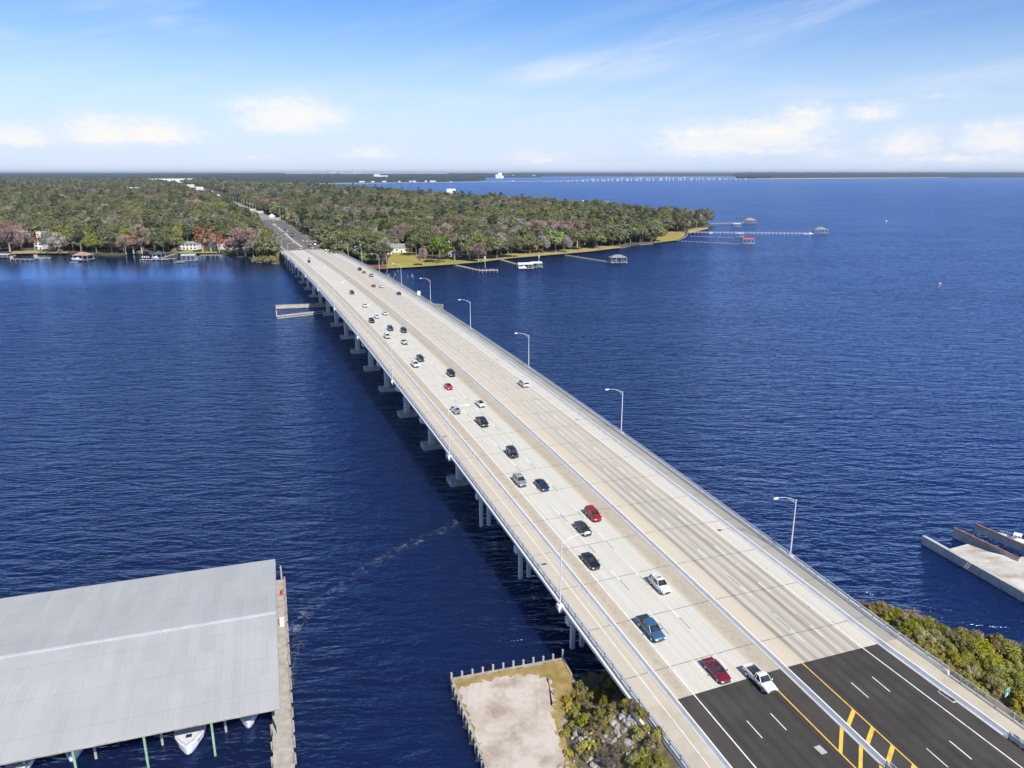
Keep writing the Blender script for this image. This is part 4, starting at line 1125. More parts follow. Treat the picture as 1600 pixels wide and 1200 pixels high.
# boats lying under the shelter, bows out
def boat(root, L, W, cabin=True, hatch=False, seed=1):
    """x forward from the stern at 0"""
    hull = MB(); rings = []
    for q, w_, zk, sh in ((0, .86, .0, 1.0), (.25, .97, -.05, 1.02), (.5, 1.0, -.08, 1.08), (.7, .86, -.05, 1.18), (.85, .55, .05, 1.30), (.95, .24, .3, 1.40), (1.0, .04, .8, 1.46)):
        x = q * L; h = W / 2 * w_
        rings.append([(x, 0, -.35 + zk), (x, h * .72, -.05 + zk * .6), (x, h * .95, .5), (x, h, sh), (x, h * .93, sh + .02), (x, 0, sh + .10), (x, -h * .93, sh + .02), (x, -h, sh), (x, -h * .95, .5), (x, -h * .72, -.05 + zk * .6)])
    hull.loft(rings); o = hull.build('hull', M['white_gel'], root); fix_normals(o)
    k = MB()
    if cabin:
        k.loft([[(L * .22, -W * .34, 1.1), (L * .22, W * .34, 1.1), (L * .22, W * .28, 1.95), (L * .22, -W * .28, 1.95)], [(L * .52, -W * .33, 1.15), (L * .52, W * .33, 1.15), (L * .46, W * .27, 1.95), (L * .46, -W * .27, 1.95)]])
        k.build('cabin', M['white_gel'], root)
        k = MB(); k.loft([[(L * .535, -W * .32, 1.22), (L * .535, W * .32, 1.22), (L * .475, W * .26, 1.90), (L * .475, -W * .26, 1.90)], [(L * .545, -W * .32, 1.22), (L * .545, W * .32, 1.22), (L * .485, W * .26, 1.90), (L * .485, -W * .26, 1.90)]])
        k.build('windscreen', M['glass'], root)
    else:
        k.box((L * .42, 0, 1.35), (L * .16, W * .34, .9)); k.build('console', M['white_gel'], root)
    k = MB()
    if hatch:
        k.box((L * .74, 0, 1.34), (.62, .75, .06)); k.build('deck_hatch', M['navy'], root)
        k = MB()
    for sy in (-1, 1):
        pts = [(L * .55, sy * W * .44, 1.75), (L * .75, sy * W * .40, 1.9), (L * .9, sy * W * .18, 2.0), (L * 1.0, 0, 2.05)]
        k.tube(pts, .022, 6)
        for x, y, z in pts[:-1]: k.bar((x, y, z - .62), (x, y, z), .03)
    k.build('bow_rail', M['galv'], root)
    k = MB(); k.box((L * 1.01, 0, 1.48), (.55, .3, .08)); k.build('bow_pulpit', M['white_gel'], root)
    k = MB()
    for q0, q1, w0, w1, z0, z1 in ((0, .5, .9, 1.03, .82, .88), (.5, .85, 1.03, .58, .88, 1.08)):
        for sy in (-1, 1): k.bar((q0 * L, sy * W / 2 * w0, z0), (q1 * L, sy * W / 2 * w1, z1), .05, .08)
    k.build('rub_rail', M['dark_trim'], root)
def moor(tip, z, L, W, label, **kw):
    tp = at(*tip, z); st_ = tp + mv * (L * 1.03)
    o = thing('motor_boat', label, 'boat', (st_.x, st_.y, 0), MA - math.pi / 2, 'boats moored under the shelter'); boat(o, L, W, **kw); return o
moor((292, 1171), 1.46, 9.5, 4.2, 'large white boat with a dark blue deck hatch, bow out under the shelter roof', cabin=True, hatch=True)
moor((387, 1129), 1.46, 7.5, 3.0, 'white boat under the shelter nearest the plank dock, only its bow showing', cabin=False)
moor((108, 1181), 1.46, 7.0, 2.8, 'small white boat under the shelter roof, only the tip of its bow showing', cabin=False)
moor((18, 1214), 1.46, 9.0, 3.6, 'white boat at the left edge of the picture under the shelter roof', cabin=True)
# plank dock along the shelter
dk = thing('plank_dock', 'long weathered plank dock along the right side of the boat shelter', 'dock', (0, 0, 0))
pa = at(432, 906, 1.3); pb = at(444, 1205, 1.3); dd = (pa - pb).normalized(); nn_ = Vector((dd.y, -dd.x, 0)); Ld = (pa - pb).length
k = MB(); wv = 2.6
n = int((Ld + 12) / .19)
for i in range(n):
    q = pb - dd * 12 + dd * (i * .19); j = rnd.uniform(-.06, .06)
    w_ = wv if (q - pb).dot(dd) < 14 else 1.5
    a = q - nn_ * (w_ / 2 - (0.0 if w_ > 2 else -.5) + j) if w_ > 2 else q + nn_ * (-.25 + j); b = q + nn_ * (1.3 + j)
    k.bar(a + Vector((0, 0, rnd.uniform(-.012, .012))), b, .165, .05)
k.build('planks', M['wood_pale'], dk)
k = MB()
for off in (-.9, 1.0): k.bar(pb - dd * 12 + nn_ * off - Vector((0, 0, .2)), pa + nn_ * max(off, -.1) - Vector((0, 0, .2)), .15, .3)
k.build('stringers', M['wood_grey'], dk)
for i in range(20):
    p = pb - dd * 10 + dd * (i * (Ld + 10) / 19.0)
    for off in (1.42,) if i > 6 else (1.42, -1.45):
        q = p + nn_ * off; k = MB(); k.tube([(q.x, q.y, -1.5), (q.x, q.y, 1.3 + rnd.uniform(.15, .5))], .15, 8); k.build('pile', M['wood_grey'], dk)
k = MB()
for i in range(13):
    p = pb - dd * 8 + dd * (i * (Ld + 4) / 12.0) + nn_ * 1.3; k.bar(p + Vector((0, 0, .13)), p + dd * 1.9 + Vector((0, 0, .13)), .16, .22)
k.build('bull_rails', M['wood_grey'], dk)
p = pa + dd * 1.2 + nn_ * .9; k = MB(); k.tube([(p.x, p.y, -1.5), (p.x, p.y, 3.4)], .16, 8); tag(k.build('tall_pile', M['wood_pale']), 'tall pale pile at the outer end of the plank dock', 'pile')
p = pa - dd * 5.5 + nn_ * .9; k = MB(); k.box(p + Vector((0, 0, .36)), (.4, .9, .7), MA); k.box(p + Vector((0, 0, .74)), (.44, .95, .06), MA); tag(k.build('dock_box', M['red_roof']), 'small red box standing on the plank dock', 'dock box')
p = pa - dd * 15 + nn_ * .6; k = MB(); k.box(p + Vector((0, 0, .36)), (.7, 1.6, .7), MA); k.box(p + Vector((0, 0, .74)), (.74, 1.66, .07), MA); tag(k.build('dock_box', M['white_gel']), 'white locker box standing on the plank dock', 'dock box')

# ------------------------------------------------------------------ seawall of the lot
sw = thing('seawall', 'timber seawall with a row of posts round the bare lot', 'seawall', (0, 0, 0))
c1, c2, c3 = at(706, 1062, 1.25), at(880, 1030, 1.25), at(893, 1056, 1.25)
c4 = Vector((near_poly[-2][0], near_poly[-2][1], 1.25))
k = MB()
for a, b in ((c1, c2), (c2, c3), (c4, c1)):
    k.bar(a - Vector((0, 0, .75)), b - Vector((0, 0, .75)), .16, 1.7); k.bar(a + Vector((0, 0, .12)), b + Vector((0, 0, .12)), .34, .16)
k.build('sheet_wall', M['wood_grey'], sw)
for i in range(12):
    p = c1.lerp(c2, i / 11.0); k = MB(); h_ = rnd.uniform(.95, 1.1) + (.5 if i == 11 else 0); o = Vector((.1, -.0, 0)) * 0
    k.tube([(p.x - .06, p.y + .2, -1), (p.x - .06, p.y + .2, 1.3 + h_)], .17, 8); k.build('post', M['wood_pale'], sw)
Lw = (c4 - c1).length
for i in range(1, int(Lw / 1.55)):
    p = c1.lerp(c4, i * 1.55 / Lw); k = MB(); k.tube([(p.x - .24, p.y - .05, -1), (p.x - .24, p.y - .05, 1.25 + rnd.uniform(.0, .45))], .16, 8); k.build('post', M['wood_pale'], sw)
a = at(866, 1086, 1.4); b = at(866, 1070, 1.4); k = MB(); k.tube([(a.x, a.y, 1.35), (a.x + .05, a.y, 2.5)], .10, 8); tag(k.build('stake', M['wood_grey']), 'dark stake standing in the corner of the bare lot', 'stake')

# riprap boulders
ROCKM = mat('riprap_stone', (.16, .15, .14), (.52, .485, .45), .9, .9, detail=6, bump=.3)
def rock_mesh(seed):
    r = random.Random(seed); bm = bmesh.new(); bmesh.ops.create_icosphere(bm, subdivisions=2, radius=.5)
    ax = [Vector((r.uniform(-1, 1), r.uniform(-1, 1), r.uniform(-1, 1))).normalized() for _ in range(7)]; lim = [r.uniform(.26, .42) for _ in ax]
    for v in bm.verts:
        for a_, l_ in zip(ax, lim):
            d = v.co.dot(a_)
            if d > l_: v.co -= a_ * (d - l_)
    me = bpy.data.meshes.new('riprap_boulder'); bm.to_mesh(me); bm.free(); me.materials.append(ROCKM); return me
RM_ = [rock_mesh(i) for i in range(8)]
rr = random.Random(11)
rock_zone = [(950, 1110), (985, 1118), (1000, 1090), (1030, 1135), (1050, 1160), (1010, 1150), (960, 1160), (925, 1175), (940, 1205), (900, 1195), (905, 1150), (890, 1120), (915, 1065), (935, 1075), (970, 1140), (985, 1175), (1000, 1105)]
cnt = 0
rubble = MB()
while cnt < 150:
    zx, zy = rock_zone[rr.randrange(len(rock_zone))]; px, py = zx + rr.gauss(0, 11), zy + rr.gauss(0, 10)
    z = 2.2
    for _ in range(6): q = at(px, py, z); z = near_h(q.x, q.y)
    s_, t_ = st(q)
    if t_ > -23.6 or z < .1: continue
    sz = rr.uniform(.55, 1.25) if cnt < 110 else rr.uniform(.4, .7)
    o = bpy.data.objects.new('riprap_boulder', RM_[rr.randrange(8)]); COL.objects.link(o)
    o.location = (q.x, q.y, z + sz * .02); o.scale = (sz, sz * rr.uniform(.7, 1), sz * rr.uniform(.55, .85)); o.rotation_euler = (rr.uniform(-.4, .4), rr.uniform(-.4, .4), rr.uniform(0, 6.3))
    tag(o, 'grey riprap boulder on the bank below the footpath', 'boulder', 'riprap boulders below the bridge footpath'); cnt += 1

# ------------------------------------------------------------------ old concrete landing at the right
ld = thing('concrete_landing', 'old concrete landing with a long wall in the water at the right', 'landing', (0, 0, 0))
WZ = 1.7
A0, A1 = at(1441, 838, WZ), at(1600, 927, WZ); ad = (A1 - A0).normalized(); an = Vector((-ad.y, ad.x, 0)); A2 = A1 + ad * 30
def wall(k, a, b, th, z0, z1):
    n_ = Vector((-(b - a).y, (b - a).x, 0)).normalized() * th
    k.prism([a, b, b + n_, a + n_], z0, z1)
k = MB(); wall(k, A0, A2, .55, -1.5, WZ); o = k.build('quay_wall', M['concrete_old'], ld); fix_normals(o)
k = MB(); n_ = an * .75; k.prism([A0 - an * .06, A2 - an * .06, A2 + n_, A0 + n_], WZ, WZ + .14); fix_normals(k.build('wall_cap', M['concrete'], ld))
sl = [A0 + ad * 5.6 + an * .75, at(1512, 850, 1.45), at(1545, 862, 1.45), at(1570, 868, 1.45), at(1588, 871, 1.45), at(1640, 866, 1.45), A2 + an * 26, A2 + an * .75]
slab_m = mat('stained_slab', (.42, .38, .33), (.62, .59, .54), .9, .22, detail=9, bump=.2)
h = G(slab_m.node_tree); p_ = slab_m.node_tree.nodes['Principled BSDF']; base = p_.inputs['Base Color'].links[0].from_socket
tc = h.n('ShaderNodeTexCoord').outputs['Object']
h.link(h.mix(h.rng(h.noise(h.mapping(tc, (.12, .3, 1), (0, 0, R(30))), 1.0, 6, .7, .5), .52, .66, 0.0, .75), base, (.30, .17, .07)), p_.inputs['Base Color'])
k = MB(); k.prism([(q.x, q.y) for q in sl], -1.2, 1.45); fix_normals(k.build('slab', slab_m, ld))
for i in range(7):
    q = A0 + ad * (9.5 + i * 4.4) - an * .16; k = MB(); k.bar((q.x, q.y, -.6), (q.x + an.x * .1, q.y + an.y * .1, WZ + .1), .16, .16); k.build('fender_post', M['wood_pale'], ld)
k = MB()
q = A0 + ad * 11.3 - an * .10
for off in (0, .62): k.bar(q + ad * off - an * .85 + Vector((0, 0, -.9 - 1.0 * 0)), q + ad * off + Vector((0, 0, .25)) + Vector((0, 0, 0)), .07, .09)
for i in range(7):
    f = i / 6.5; k.bar(q + ad * 0 - an * .85 * (1 - f) + Vector((0, 0, -.9 + 1.15 * f)), q + ad * .62 - an * .85 * (1 - f) + Vector((0, 0, -.9 + 1.15 * f)), .05, .06)
tag(k.build('ladder', M['wood_pale']), 'pale wooden ladder leaning on the landing wall', 'ladder')
for (pa_, pb_, lab) in (((1490, 825), (1592, 873), 'rust-topped concrete wall along the slab of the landing'), ((1524, 819), (1650, 874), 'rust-topped concrete wall furthest out at the landing')):
    a, b = at(*pa_, 2.1), at(*pb_, 2.1); d_ = (b - a).normalized(); n_ = Vector((-d_.y, d_.x, 0))
    o = thing('slip_wall', lab, 'wall', (0, 0, 0), 0, 'rusty slip walls of the landing')
    k = MB(); wall(k, a, b, .4, -.2 if 'along' in lab else .5, 2.0); fix_normals(k.build('wall_panel', M['concrete_old'], o))
    k = MB(); k.bar(a + n_ * .2 + Vector((0, 0, .02)), b + n_ * .2 + Vector((0, 0, .02)), .5, .14); k.build('rusty_channel', M['rust'], o)
    k = MB()
    for i in range(int((b - a).length / 3.2) + 1):
        q = a + d_ * (i * 3.2 + .3) + n_ * .2; k.tube([(q.x, q.y, -1.5), (q.x, q.y, 1.9)], .22, 8)
    k.build('wall_piles', M['concrete_old'], o)
q = at(1592, 846, .6); o = thing('small_boat', 'small white boat with a curved canopy frame behind the landing walls', 'boat', (q.x + 1.2, q.y - .8, -.2), R(140), None)
boat(o, 5.0, 2.1, cabin=False)
k = MB(); 
for x in (1.3, 2.6): k.tube([(x, -1.0, 1.0), (x - .1, -.9, 2.2), (x - .2, 0, 2.5), (x - .1, .9, 2.2), (x, 1.0, 1.0)], .05, 6)
k.grid([[(1.2, -.92, 2.22), (1.1, 0, 2.56), (1.2, .92, 2.22)], [(2.6, -.92, 2.22), (2.5, 0, 2.56), (2.6, .92, 2.22)]])
k.build('canopy', M['white_gel'], o)

# ------------------------------------------------------------------ docks, boathouses and houses on the far shore
def pier(label, pix, w_=2.2, z=1.6, rail=False, group='private docks on the far shore', mats=('wood_pale', 'wood_grey'), name='wooden_pier'):
    P = [at(x, y, z) for x, y in pix]
    o = thing(name, label, 'pier', P[0] * 1.0 - Vector((0, 0, z)), 0, group); sh = o.location
    k = MB(); kp = MB()
    for a, b in zip(P[:-1], P[1:]):
        k.bar(a, b, w_, .22); d = (b - a).normalized(); n_ = Vector((-d.y, d.x, 0)); L = (b - a).length
        for i in range(int(L / 4.5) + 1):
            for sy in (-1, 1):
                q = a + d * min(L, i * 4.5) + n_ * sy * w_ / 2; kp.tube([(q.x, q.y, -1), (q.x, q.y, z + (.9 if rail else .5))], .20, 6)
        if rail:
            for sy in (-1, 1): kp.bar(a + n_ * sy * w_ / 2 + Vector((0, 0, .95)), b + n_ * sy * w_ / 2 + Vector((0, 0, .95)), .12)
    k.build('walkway', M[mats[0]], o, shift=sh); kp.build('piles', M[mats[1]], o, shift=sh)
    return o
def boathouse(label, px, py, sx, sy, rz, h_, roofm, kind='gable', deckw=1.5, boat_in=True, pitch=.28, z0=1.5, post=.22):
    p = at(px, py, 0.0)
    o = thing('boathouse', label, 'boathouse', p, rz, 'boathouses on the far shore')
    k = MB(); X_, Y_ = sx / 2, sy / 2; e = .5; rh = min(X_, Y_) * pitch
    if kind == 'hip':
        r_ = max(0.3, X_ - Y_)
        b_ = [(-X_ - e, -Y_ - e, h_), (X_ + e, -Y_ - e, h_), (X_ + e, Y_ + e, h_), (-X_ - e, Y_ + e, h_)]
        t_ = [(-r_, -.05, h_ + rh * 1.8), (r_, -.05, h_ + rh * 1.8), (r_, .05, h_ + rh * 1.8), (-r_, .05, h_ + rh * 1.8)]
        k.loft([[(x, y, z - .15) for x, y, z in b_], b_, t_])
    elif kind == 'flat': k.box((0, 0, h_), (sx + 1, sy + 1, .25))
    else: k.loft([[(x, -Y_ - e, h_), (x, 0, h_ + rh), (x, Y_ + e, h_), (x, Y_ + e, h_ - .15), (x, 0, h_ + rh - .15), (x, -Y_ - e, h_ - .15)] for x in (-X_ - e, X_ + e)])
    fix_normals(k.build('roof', M[roofm], o))
    k = MB(); nx = max(2, int(sx / 3.5) + 1)
    for i in range(nx):
        x = -X_ + sx * i / (nx - 1)
        for y in (-Y_, Y_): k.tube([(x, y, -1), (x, y, h_)], post, 6)
    k.build('posts', M['wood_grey'], o)
    k = MB()
    for y in (-Y_ - deckw / 2, Y_ + deckw / 2): k.box((0, y, z0), (sx + 1, deckw, .2))
    k.box((X_ + .6, 0, z0), (1.2, sy, .2)); k.build('decking', M['wood_pale'], o)
    return o
def lift_boat(label, px, py, rz, L=7.0, z=1.6, W=2.6):
    p = at(px, py, 0.0); o = thing('motor_boat', label, 'boat', (p.x, p.y, z), rz, 'boats at the far docks'); boat(o, L, W, cabin=True); return o
# right-hand shore
pier('timber pier with a square platform, nearest the white house lawn', [(712, 414), (752, 423), (770, 421)], 2.4)
p = at(757, 422, 1.6); k = MB(); k.box((p.x + 3, p.y - 1, 1.6), (15, 6, .24), R(8)); 
for i in range(6):
    for j in (-3, 3): k.tube([(p.x + 3 - 7 + i * 2.8, p.y - 1 + j, -1), (p.x + 3 - 7 + i * 2.8, p.y - 1 + j, 2.6)], .2, 6)
tag(k.build('dock_platform', M['wood_grey']), 'grey timber dock platform at the end of the first right-hand pier', 'dock')
p = at(758, 418, 0); k = MB(); k.tube([(p.x, p.y, 0), (p.x, p.y, 9)], [.22, .14], 6); k.box((p.x, p.y, 8), (1.2, .5, 2.0)); tag(k.build('dock_pole', M['galv']), 'pole with a white panel on the first right-hand dock', 'pole')
pier('short pier leading to the white twin-roofed boathouse', [(781, 405), (812, 414)], 2.0)
boathouse('boathouse with a bright white roof and open sides', 820, 421, 11, 9, R(12), 4.6, 'white_roof', 'gable', pitch=.2)
boathouse('second white roof joined beside the bright white boathouse', 837, 419, 8, 8, R(12), 4.5, 'white_roof', 'gable', pitch=.2)
lift_boat('white boat hanging under the white twin-roofed boathouse', 822, 422, R(200), 6.5)
p = at(842, 416, 0); k = MB(); k.tube([(p.x, p.y, 0), (p.x, p.y, 9)], [.22, .14], 6); k.box((p.x, p.y, 8), (1.0, .4, 1.8)); tag(k.build('dock_pole', M['galv']), 'pole beside the white twin-roofed boathouse', 'pole')
pier('long thin pier out to the grey-roofed boathouse', [(884, 398.5), (957, 410)], 1.8)
boathouse('grey-roofed boathouse at the end of a long thin pier', 965, 412, 13, 8, R(8), 5.6, 'grey_shingle', 'hip')
lift_boat('pale boat hanging under the grey-roofed boathouse', 966, 411.5, R(190), 6.0)
pier('pale pier from the low spit to the tile-roofed pavilion', [(1108, 350), (1163, 348)], 3.0, 2.2, True)
boathouse('pavilion boathouse with a pinkish hipped roof off the spit', 1171, 349.5, 16, 12, R(5), 5.5, 'brown_shingle', 'hip', pitch=.3)
boathouse('white boathouse standing alone between two piers off the point', 1150, 355.5, 10, 8, R(10), 5.2, 'white_roof', 'gable', pitch=.12)
pier('very long pale pier reaching far out from the wooded point', [(1074, 363), (1262, 365)], 2.4, 2.0, True, mats=('concrete', 'concrete'))
boathouse('boathouse at the end of the very long pale pier', 1281, 365.5, 15, 10, R(0), 6.0, 'grey_shingle', 'hip')
lift_boat('long white boat lying beside the farthest boathouse', 1271, 366.5, R(182), 13.0, .2, 4)
pier('dark low pier behind the red-roofed boathouse', [(1080, 369), (1146, 371.5)], 1.4, .9, mats=('wood_grey', 'wood_grey'))
boathouse('white-topped boat lift off the wooded point', 1155, 371.5, 8, 6, R(5), 5.5, 'white_roof', 'flat')
pier('dark pier leading to the red-roofed boathouse', [(1065, 376.5), (1156, 381)], 1.6, 1.2, mats=('wood_grey', 'wood_grey'))
boathouse('red-roofed boathouse on tall posts off the wooded point', 1167, 382, 12, 9, R(5), 6.0, 'red_roof', 'gable', pitch=.25)
p = at(1107, 364.8, 0); o = thing('motor_boat', 'dark small boat floating next to the very long pier', 'boat', (p.x, p.y, -.1), R(20)); boat(o, 6, 2.2, cabin=False)
# left-hand shore
boathouse('pale flat-roofed boathouse at the left edge of the far shore', 4, 403, 17, 9, R(-5), 3.2, 'greyroof_pale', 'gable', pitch=.15)
pier('grey dock on many piles at the left edge of the far shore', [(18, 399), (18, 404.5), (52, 405)], 2.2)
pier('low dock with a round float below the tan lawn', [(55, 398), (57, 403.5), (80, 402.5)], 2.6)
boathouse('brown-roofed boathouse with a white boat on the left shore', 131, 407.5, 13, 9, R(-4), 5.2, 'brown_shingle', 'hip', pitch=.3)
lift_boat('white boat hanging under the brown-roofed boathouse', 127, 409, R(180), 8.0)
pier('short dock on the left side of the brown-roofed boathouse', [(112, 409.5), (122, 409.5)], 3.0)
pier('dock with four white jet-ski shapes near the dark-roofed boathouse', [(220, 405.5), (262, 405)], 3.2)
for i in range(4):
    p = at(223.5 + i * 3.2, 405.5, 0); o = thing('jet_ski', 'white jet-ski parked in a row of four on a dock', 'jet-ski', (p.x, p.y - .5, 1.75), R(-80), 'jet-skis on the far dock')
    k = MB(); k.loft([[(x, -w_, z0), (x, w_, z0), (x, w_ * .8, z1), (x, -w_ * .8, z1)] for x, w_, z0, z1 in ((-1.4, .45, 0, .6), (0, .55, 0, .9), (.8, .45, .05, .9), (1.5, .1, .3, .6))]); k.box((-.2, 0, 1.0), (1.2, .4, .3)); k.bar((.6, -.4, 1.25), (.6, .4, 1.25), .08)
    fix_normals(k.build('ski_hull', M['white_gel'], o))
boathouse('small dark-roofed boathouse on the left shore', 249, 405, 8, 7, R(-4), 4.8, 'dark_shingle', 'hip', pitch=.4)
lift_boat('white boat hanging under the small dark-roofed boathouse', 248, 406.5, R(180), 5.5)
pier('sloping pier from the lawn to the small dark-roofed boathouse', [(274, 396.5), (252, 403)], 2.0)
pier('thin dock right of the small dark-roofed boathouse', [(254, 404.5), (276, 404)], 1.6)
boathouse('pale green-grey roofed boathouse on the left shore', 296, 408.5, 11, 9, R(14), 5.6, 'greyroof_pale', 'gable', pitch=.22)
pier('low float with a railing left of the pale-roofed boathouse', [(275, 409), (288, 409.5)], 3.2, .8, True)
pier('broad dock in front of the red-roofed house', [(314, 398.5), (346, 398.5)], 4.0, 2.4)
pier('second lower dock in front of the red-roofed house', [(329, 400.5), (346, 400.5)], 2.4, 1.2)
def house(label, px, py, sx, sy, rz, h_, wallm, roofm, kind='gable', wins=4, storeys=1, zg=1.25, group=None, pitch=.45, name='house'):
    p = at(px, py, zg); o = thing(name, label, 'house', p, rz, group); X_, Y_ = sx / 2, sy / 2
    k = MB(); k.box((0, 0, h_ / 2), (sx, sy, h_))
    rh = Y_ * pitch; e = .6
    if kind == 'gable':
        for x in (-X_, X_): k.face([(x, -Y_, h_), (x, Y_, h_), (x, 0, h_ + rh)])
    k.build('wall', M[wallm], o)
    k = MB()
    if kind == 'gable': k.loft([[(x, -Y_ - e, h_ - .1), (x, 0, h_ + rh), (x, Y_ + e, h_ - .1), (x, Y_ + e, h_ + .12), (x, 0, h_ + rh + .25), (x, -Y_ - e, h_ + .12)] for x in (-X_ - e, X_ + e)])
    elif kind == 'hip':
        b_ = [(-X_ - e, -Y_ - e, h_), (X_ + e, -Y_ - e, h_), (X_ + e, Y_ + e, h_), (-X_ - e, Y_ + e, h_)]; r_ = max(.5, X_ - Y_)
        k.loft([b_, [(x, y, z + .15) for x, y, z in b_], [(-r_, -.1, h_ + rh), (r_, -.1, h_ + rh), (r_, .1, h_ + rh), (-r_, .1, h_ + rh)]])
    else: k.box((0, 0, h_ + .15), (sx + .6, sy + .6, .3))
    fix_normals(k.build('roof', M[roofm], o))
    for s_ in range(storeys):
        zc = h_ / storeys * (s_ + .5)
        for i in range(wins):
            x = -X_ + sx * (i + .5) / wins
            if s_ == 0 and i == wins // 2:
                k = MB(); k.box((x, -Y_ - .02, 1.1), (1.1, .1, 2.2)); k.build('door', M['dark_trim'], o); continue
            k = MB(); k.box((x, -Y_ - .02, zc + .1), (min(1.8, sx / wins * .6), .10, 1.4)); k.build('window', M['window_glass'], o)
    return o
house('long white house with a grey gable roof at the top of the lawn', 627, 393.5, 21, 9, R(10), 4.2, 'white_wall', 'grey_shingle', 'gable', 5, pitch=.75)
house('small white cottage half hidden by oaks right of the lawn', 710, 401, 12, 8, R(14), 3.4, 'white_wall', 'grey_shingle', 'gable', 4)
house('small white shed at the left edge of the lawn', 607.5, 397, 4, 5, R(30), 4.0, 'white_wall', 'white_roof', 'gable', 1)
house('white lakeside house with a dark roof on the left shore', 297, 389.5, 19, 9, R(-6), 5.6, 'white_wall', 'grey_shingle', 'hip', 5, 2, pitch=.5)
house('red-roofed house hidden by rust-coloured trees on the left shore', 357, 389, 17, 10, R(-6), 6.5, 'cream_wall', 'red_roof', 'gable', 4, 1, pitch=.5)
house('dark house behind the trees beside the red roof', 338, 388, 12, 10, R(-6), 7.5, 'dark_shingle', 'dark_shingle', 'hip', 3, 2)
house('tall white stepped house on the left shore', 65, 389, 7, 9, R(0), 9.5, 'white_wall', 'white_roof', 'flat', 2, 3)
house('white upper block behind the tall stepped house', 68, 386, 7, 6, R(0), 15.0, 'white_wall', 'white_roof', 'flat', 2, 3)
house('dark gabled house among trees at the far left', 40, 386, 16, 10, R(-4), 7.5, 'dark_shingle', 'dark_shingle', 'gable', 4, 1)
# roadside: white wall, kiosk, walls
p0, p1 = at(470, 360, 4.5), at(497, 371, 4.5)
k = MB(); d = (p1 - p0); n = 9
for i in range(n):
    a = p0 + d * (i / n) + Vector((0, 0, 1.6)); b = p0 + d * ((i + .96) / n) + Vector((0, 0, 1.6)); k.bar(a - Vector((0, 0, 1.2)), b - Vector((0, 0, 1.2)), .3, 5.2)
tag(k.build('boundary_wall', M['white_wall']), 'white boundary wall on the right of the far road', 'wall')
house('white pyramid-roofed kiosk beside the far road', 425, 341.5, 9, 8, YAW, 3.6, 'white_wall', 'white_roof', 'hip', 3, 1, zg=4.2, pitch=.9)
house('low white roadside shop beside the kiosk', 432, 344.5, 12, 7, YAW, 3.4, 'cream_wall', 'greyroof_pale', 'gable', 4, 1, zg=4.2, pitch=.2)
RW = 'white roadside buildings along the far highway'
for i, (x, y, sx, sy, h_, wm, rm_) in enumerate([(352, 316, 24, 14, 10, 'cream_wall', 'white_roof'), (338, 309, 18, 12, 9, 'white_wall', 'greyroof_pale'), (328, 303.5, 20, 16, 11, 'cream_wall', 'grey_shingle'), (312, 297, 30, 20, 13, 'cream_wall', 'white_roof'), (298, 293, 34, 20, 15, 'cream_wall', 'greyroof_pale'), (391, 330, 18, 10, 4.5, 'cream_wall', 'brown_shingle'), (404, 334, 16, 10, 4.5, 'cream_wall', 'greyroof_pale')]):
    house('pale flat-roofed roadside building beside the far highway', x, y, sx, sy, R(25), h_, wm, rm_, 'flat', 4, 1, zg=3.5, group=RW)
house('very long white building furthest up the highway', 268, 285.4, 300, 60, R(22), 28, 'white_wall', 'white_roof', 'flat', 6, 1, zg=3)
house('long pale building right of the very long white one', 291, 285.5, 130, 60, R(22), 24, 'white_wall', 'white_roof', 'flat', 6, 1, zg=3)
house('white roof rising alone from the forest on the left', 209, 304, 40, 20, R(10), 18.5, 'white_wall', 'white_roof', 'gable', 5, 1, zg=2)
house('white flat building on the ridge of trees by the open water', 705, 304.5, 30, 16, R(5), 20.0, 'white_wall', 'white_roof', 'flat', 5, 1, zg=1.5)
# buoys and markers
for px, py, lab, r_ in ((1385, 346, 'white ball buoy on the open water off the point', 1.1), (911, 314, 'tiny white buoy beyond the wooded peninsula', 2.0)):
    p = at(px, py, 0); k = MB()
    k.loft([[(p.x + math.cos(j * math.pi / 5) * r_ * math.cos(a), p.y + math.sin(j * math.pi / 5) * r_ * math.cos(a), .5 + r_ * math.sin(a)) for j in range(10)] for a in np.linspace(-1.4, 1.4, 7)])
    k.tube([(p.x, p.y, .5), (p.x, p.y, 1.0 + r_)], .15, 6); tag(k.build('buoy', M['white_gel']), lab, 'buoy')
p = at(1468, 449, 0); k = MB(); k.tube([(p.x - .8, p.y, -1), (p.x - .1, p.y, 3.0)], .2, 6); k.tube([(p.x + .8, p.y, -1), (p.x + .1, p.y, 3.0)], .2, 6); k.box((p.x, p.y, 2.6), (1.8, .6, 1.0))
tag(k.build('channel_marker', M['wood_grey']), 'small grey pile marker alone on the open water at the right', 'marker')
# broken old piles beside the bridge
GPP = 'broken old piles beside the far end of the bridge'
for i in range(14):
    p = at(612 + rnd.uniform(-8, 8) + (i > 9) * rnd.uniform(12, 32), 431 + rnd.uniform(-6, 5), 0); k = MB(); k.tube([(0, 0, -1), (rnd.uniform(-.9, .9), 0, rnd.uniform(1.0, 2.6))], [.25, .18], 6)
    tag(k.build('old_pile', M['wood_grey'], None, False, (p.x, p.y, 0)), 'leaning broken pile in the water right of the far bridge end', 'pile', GPP)
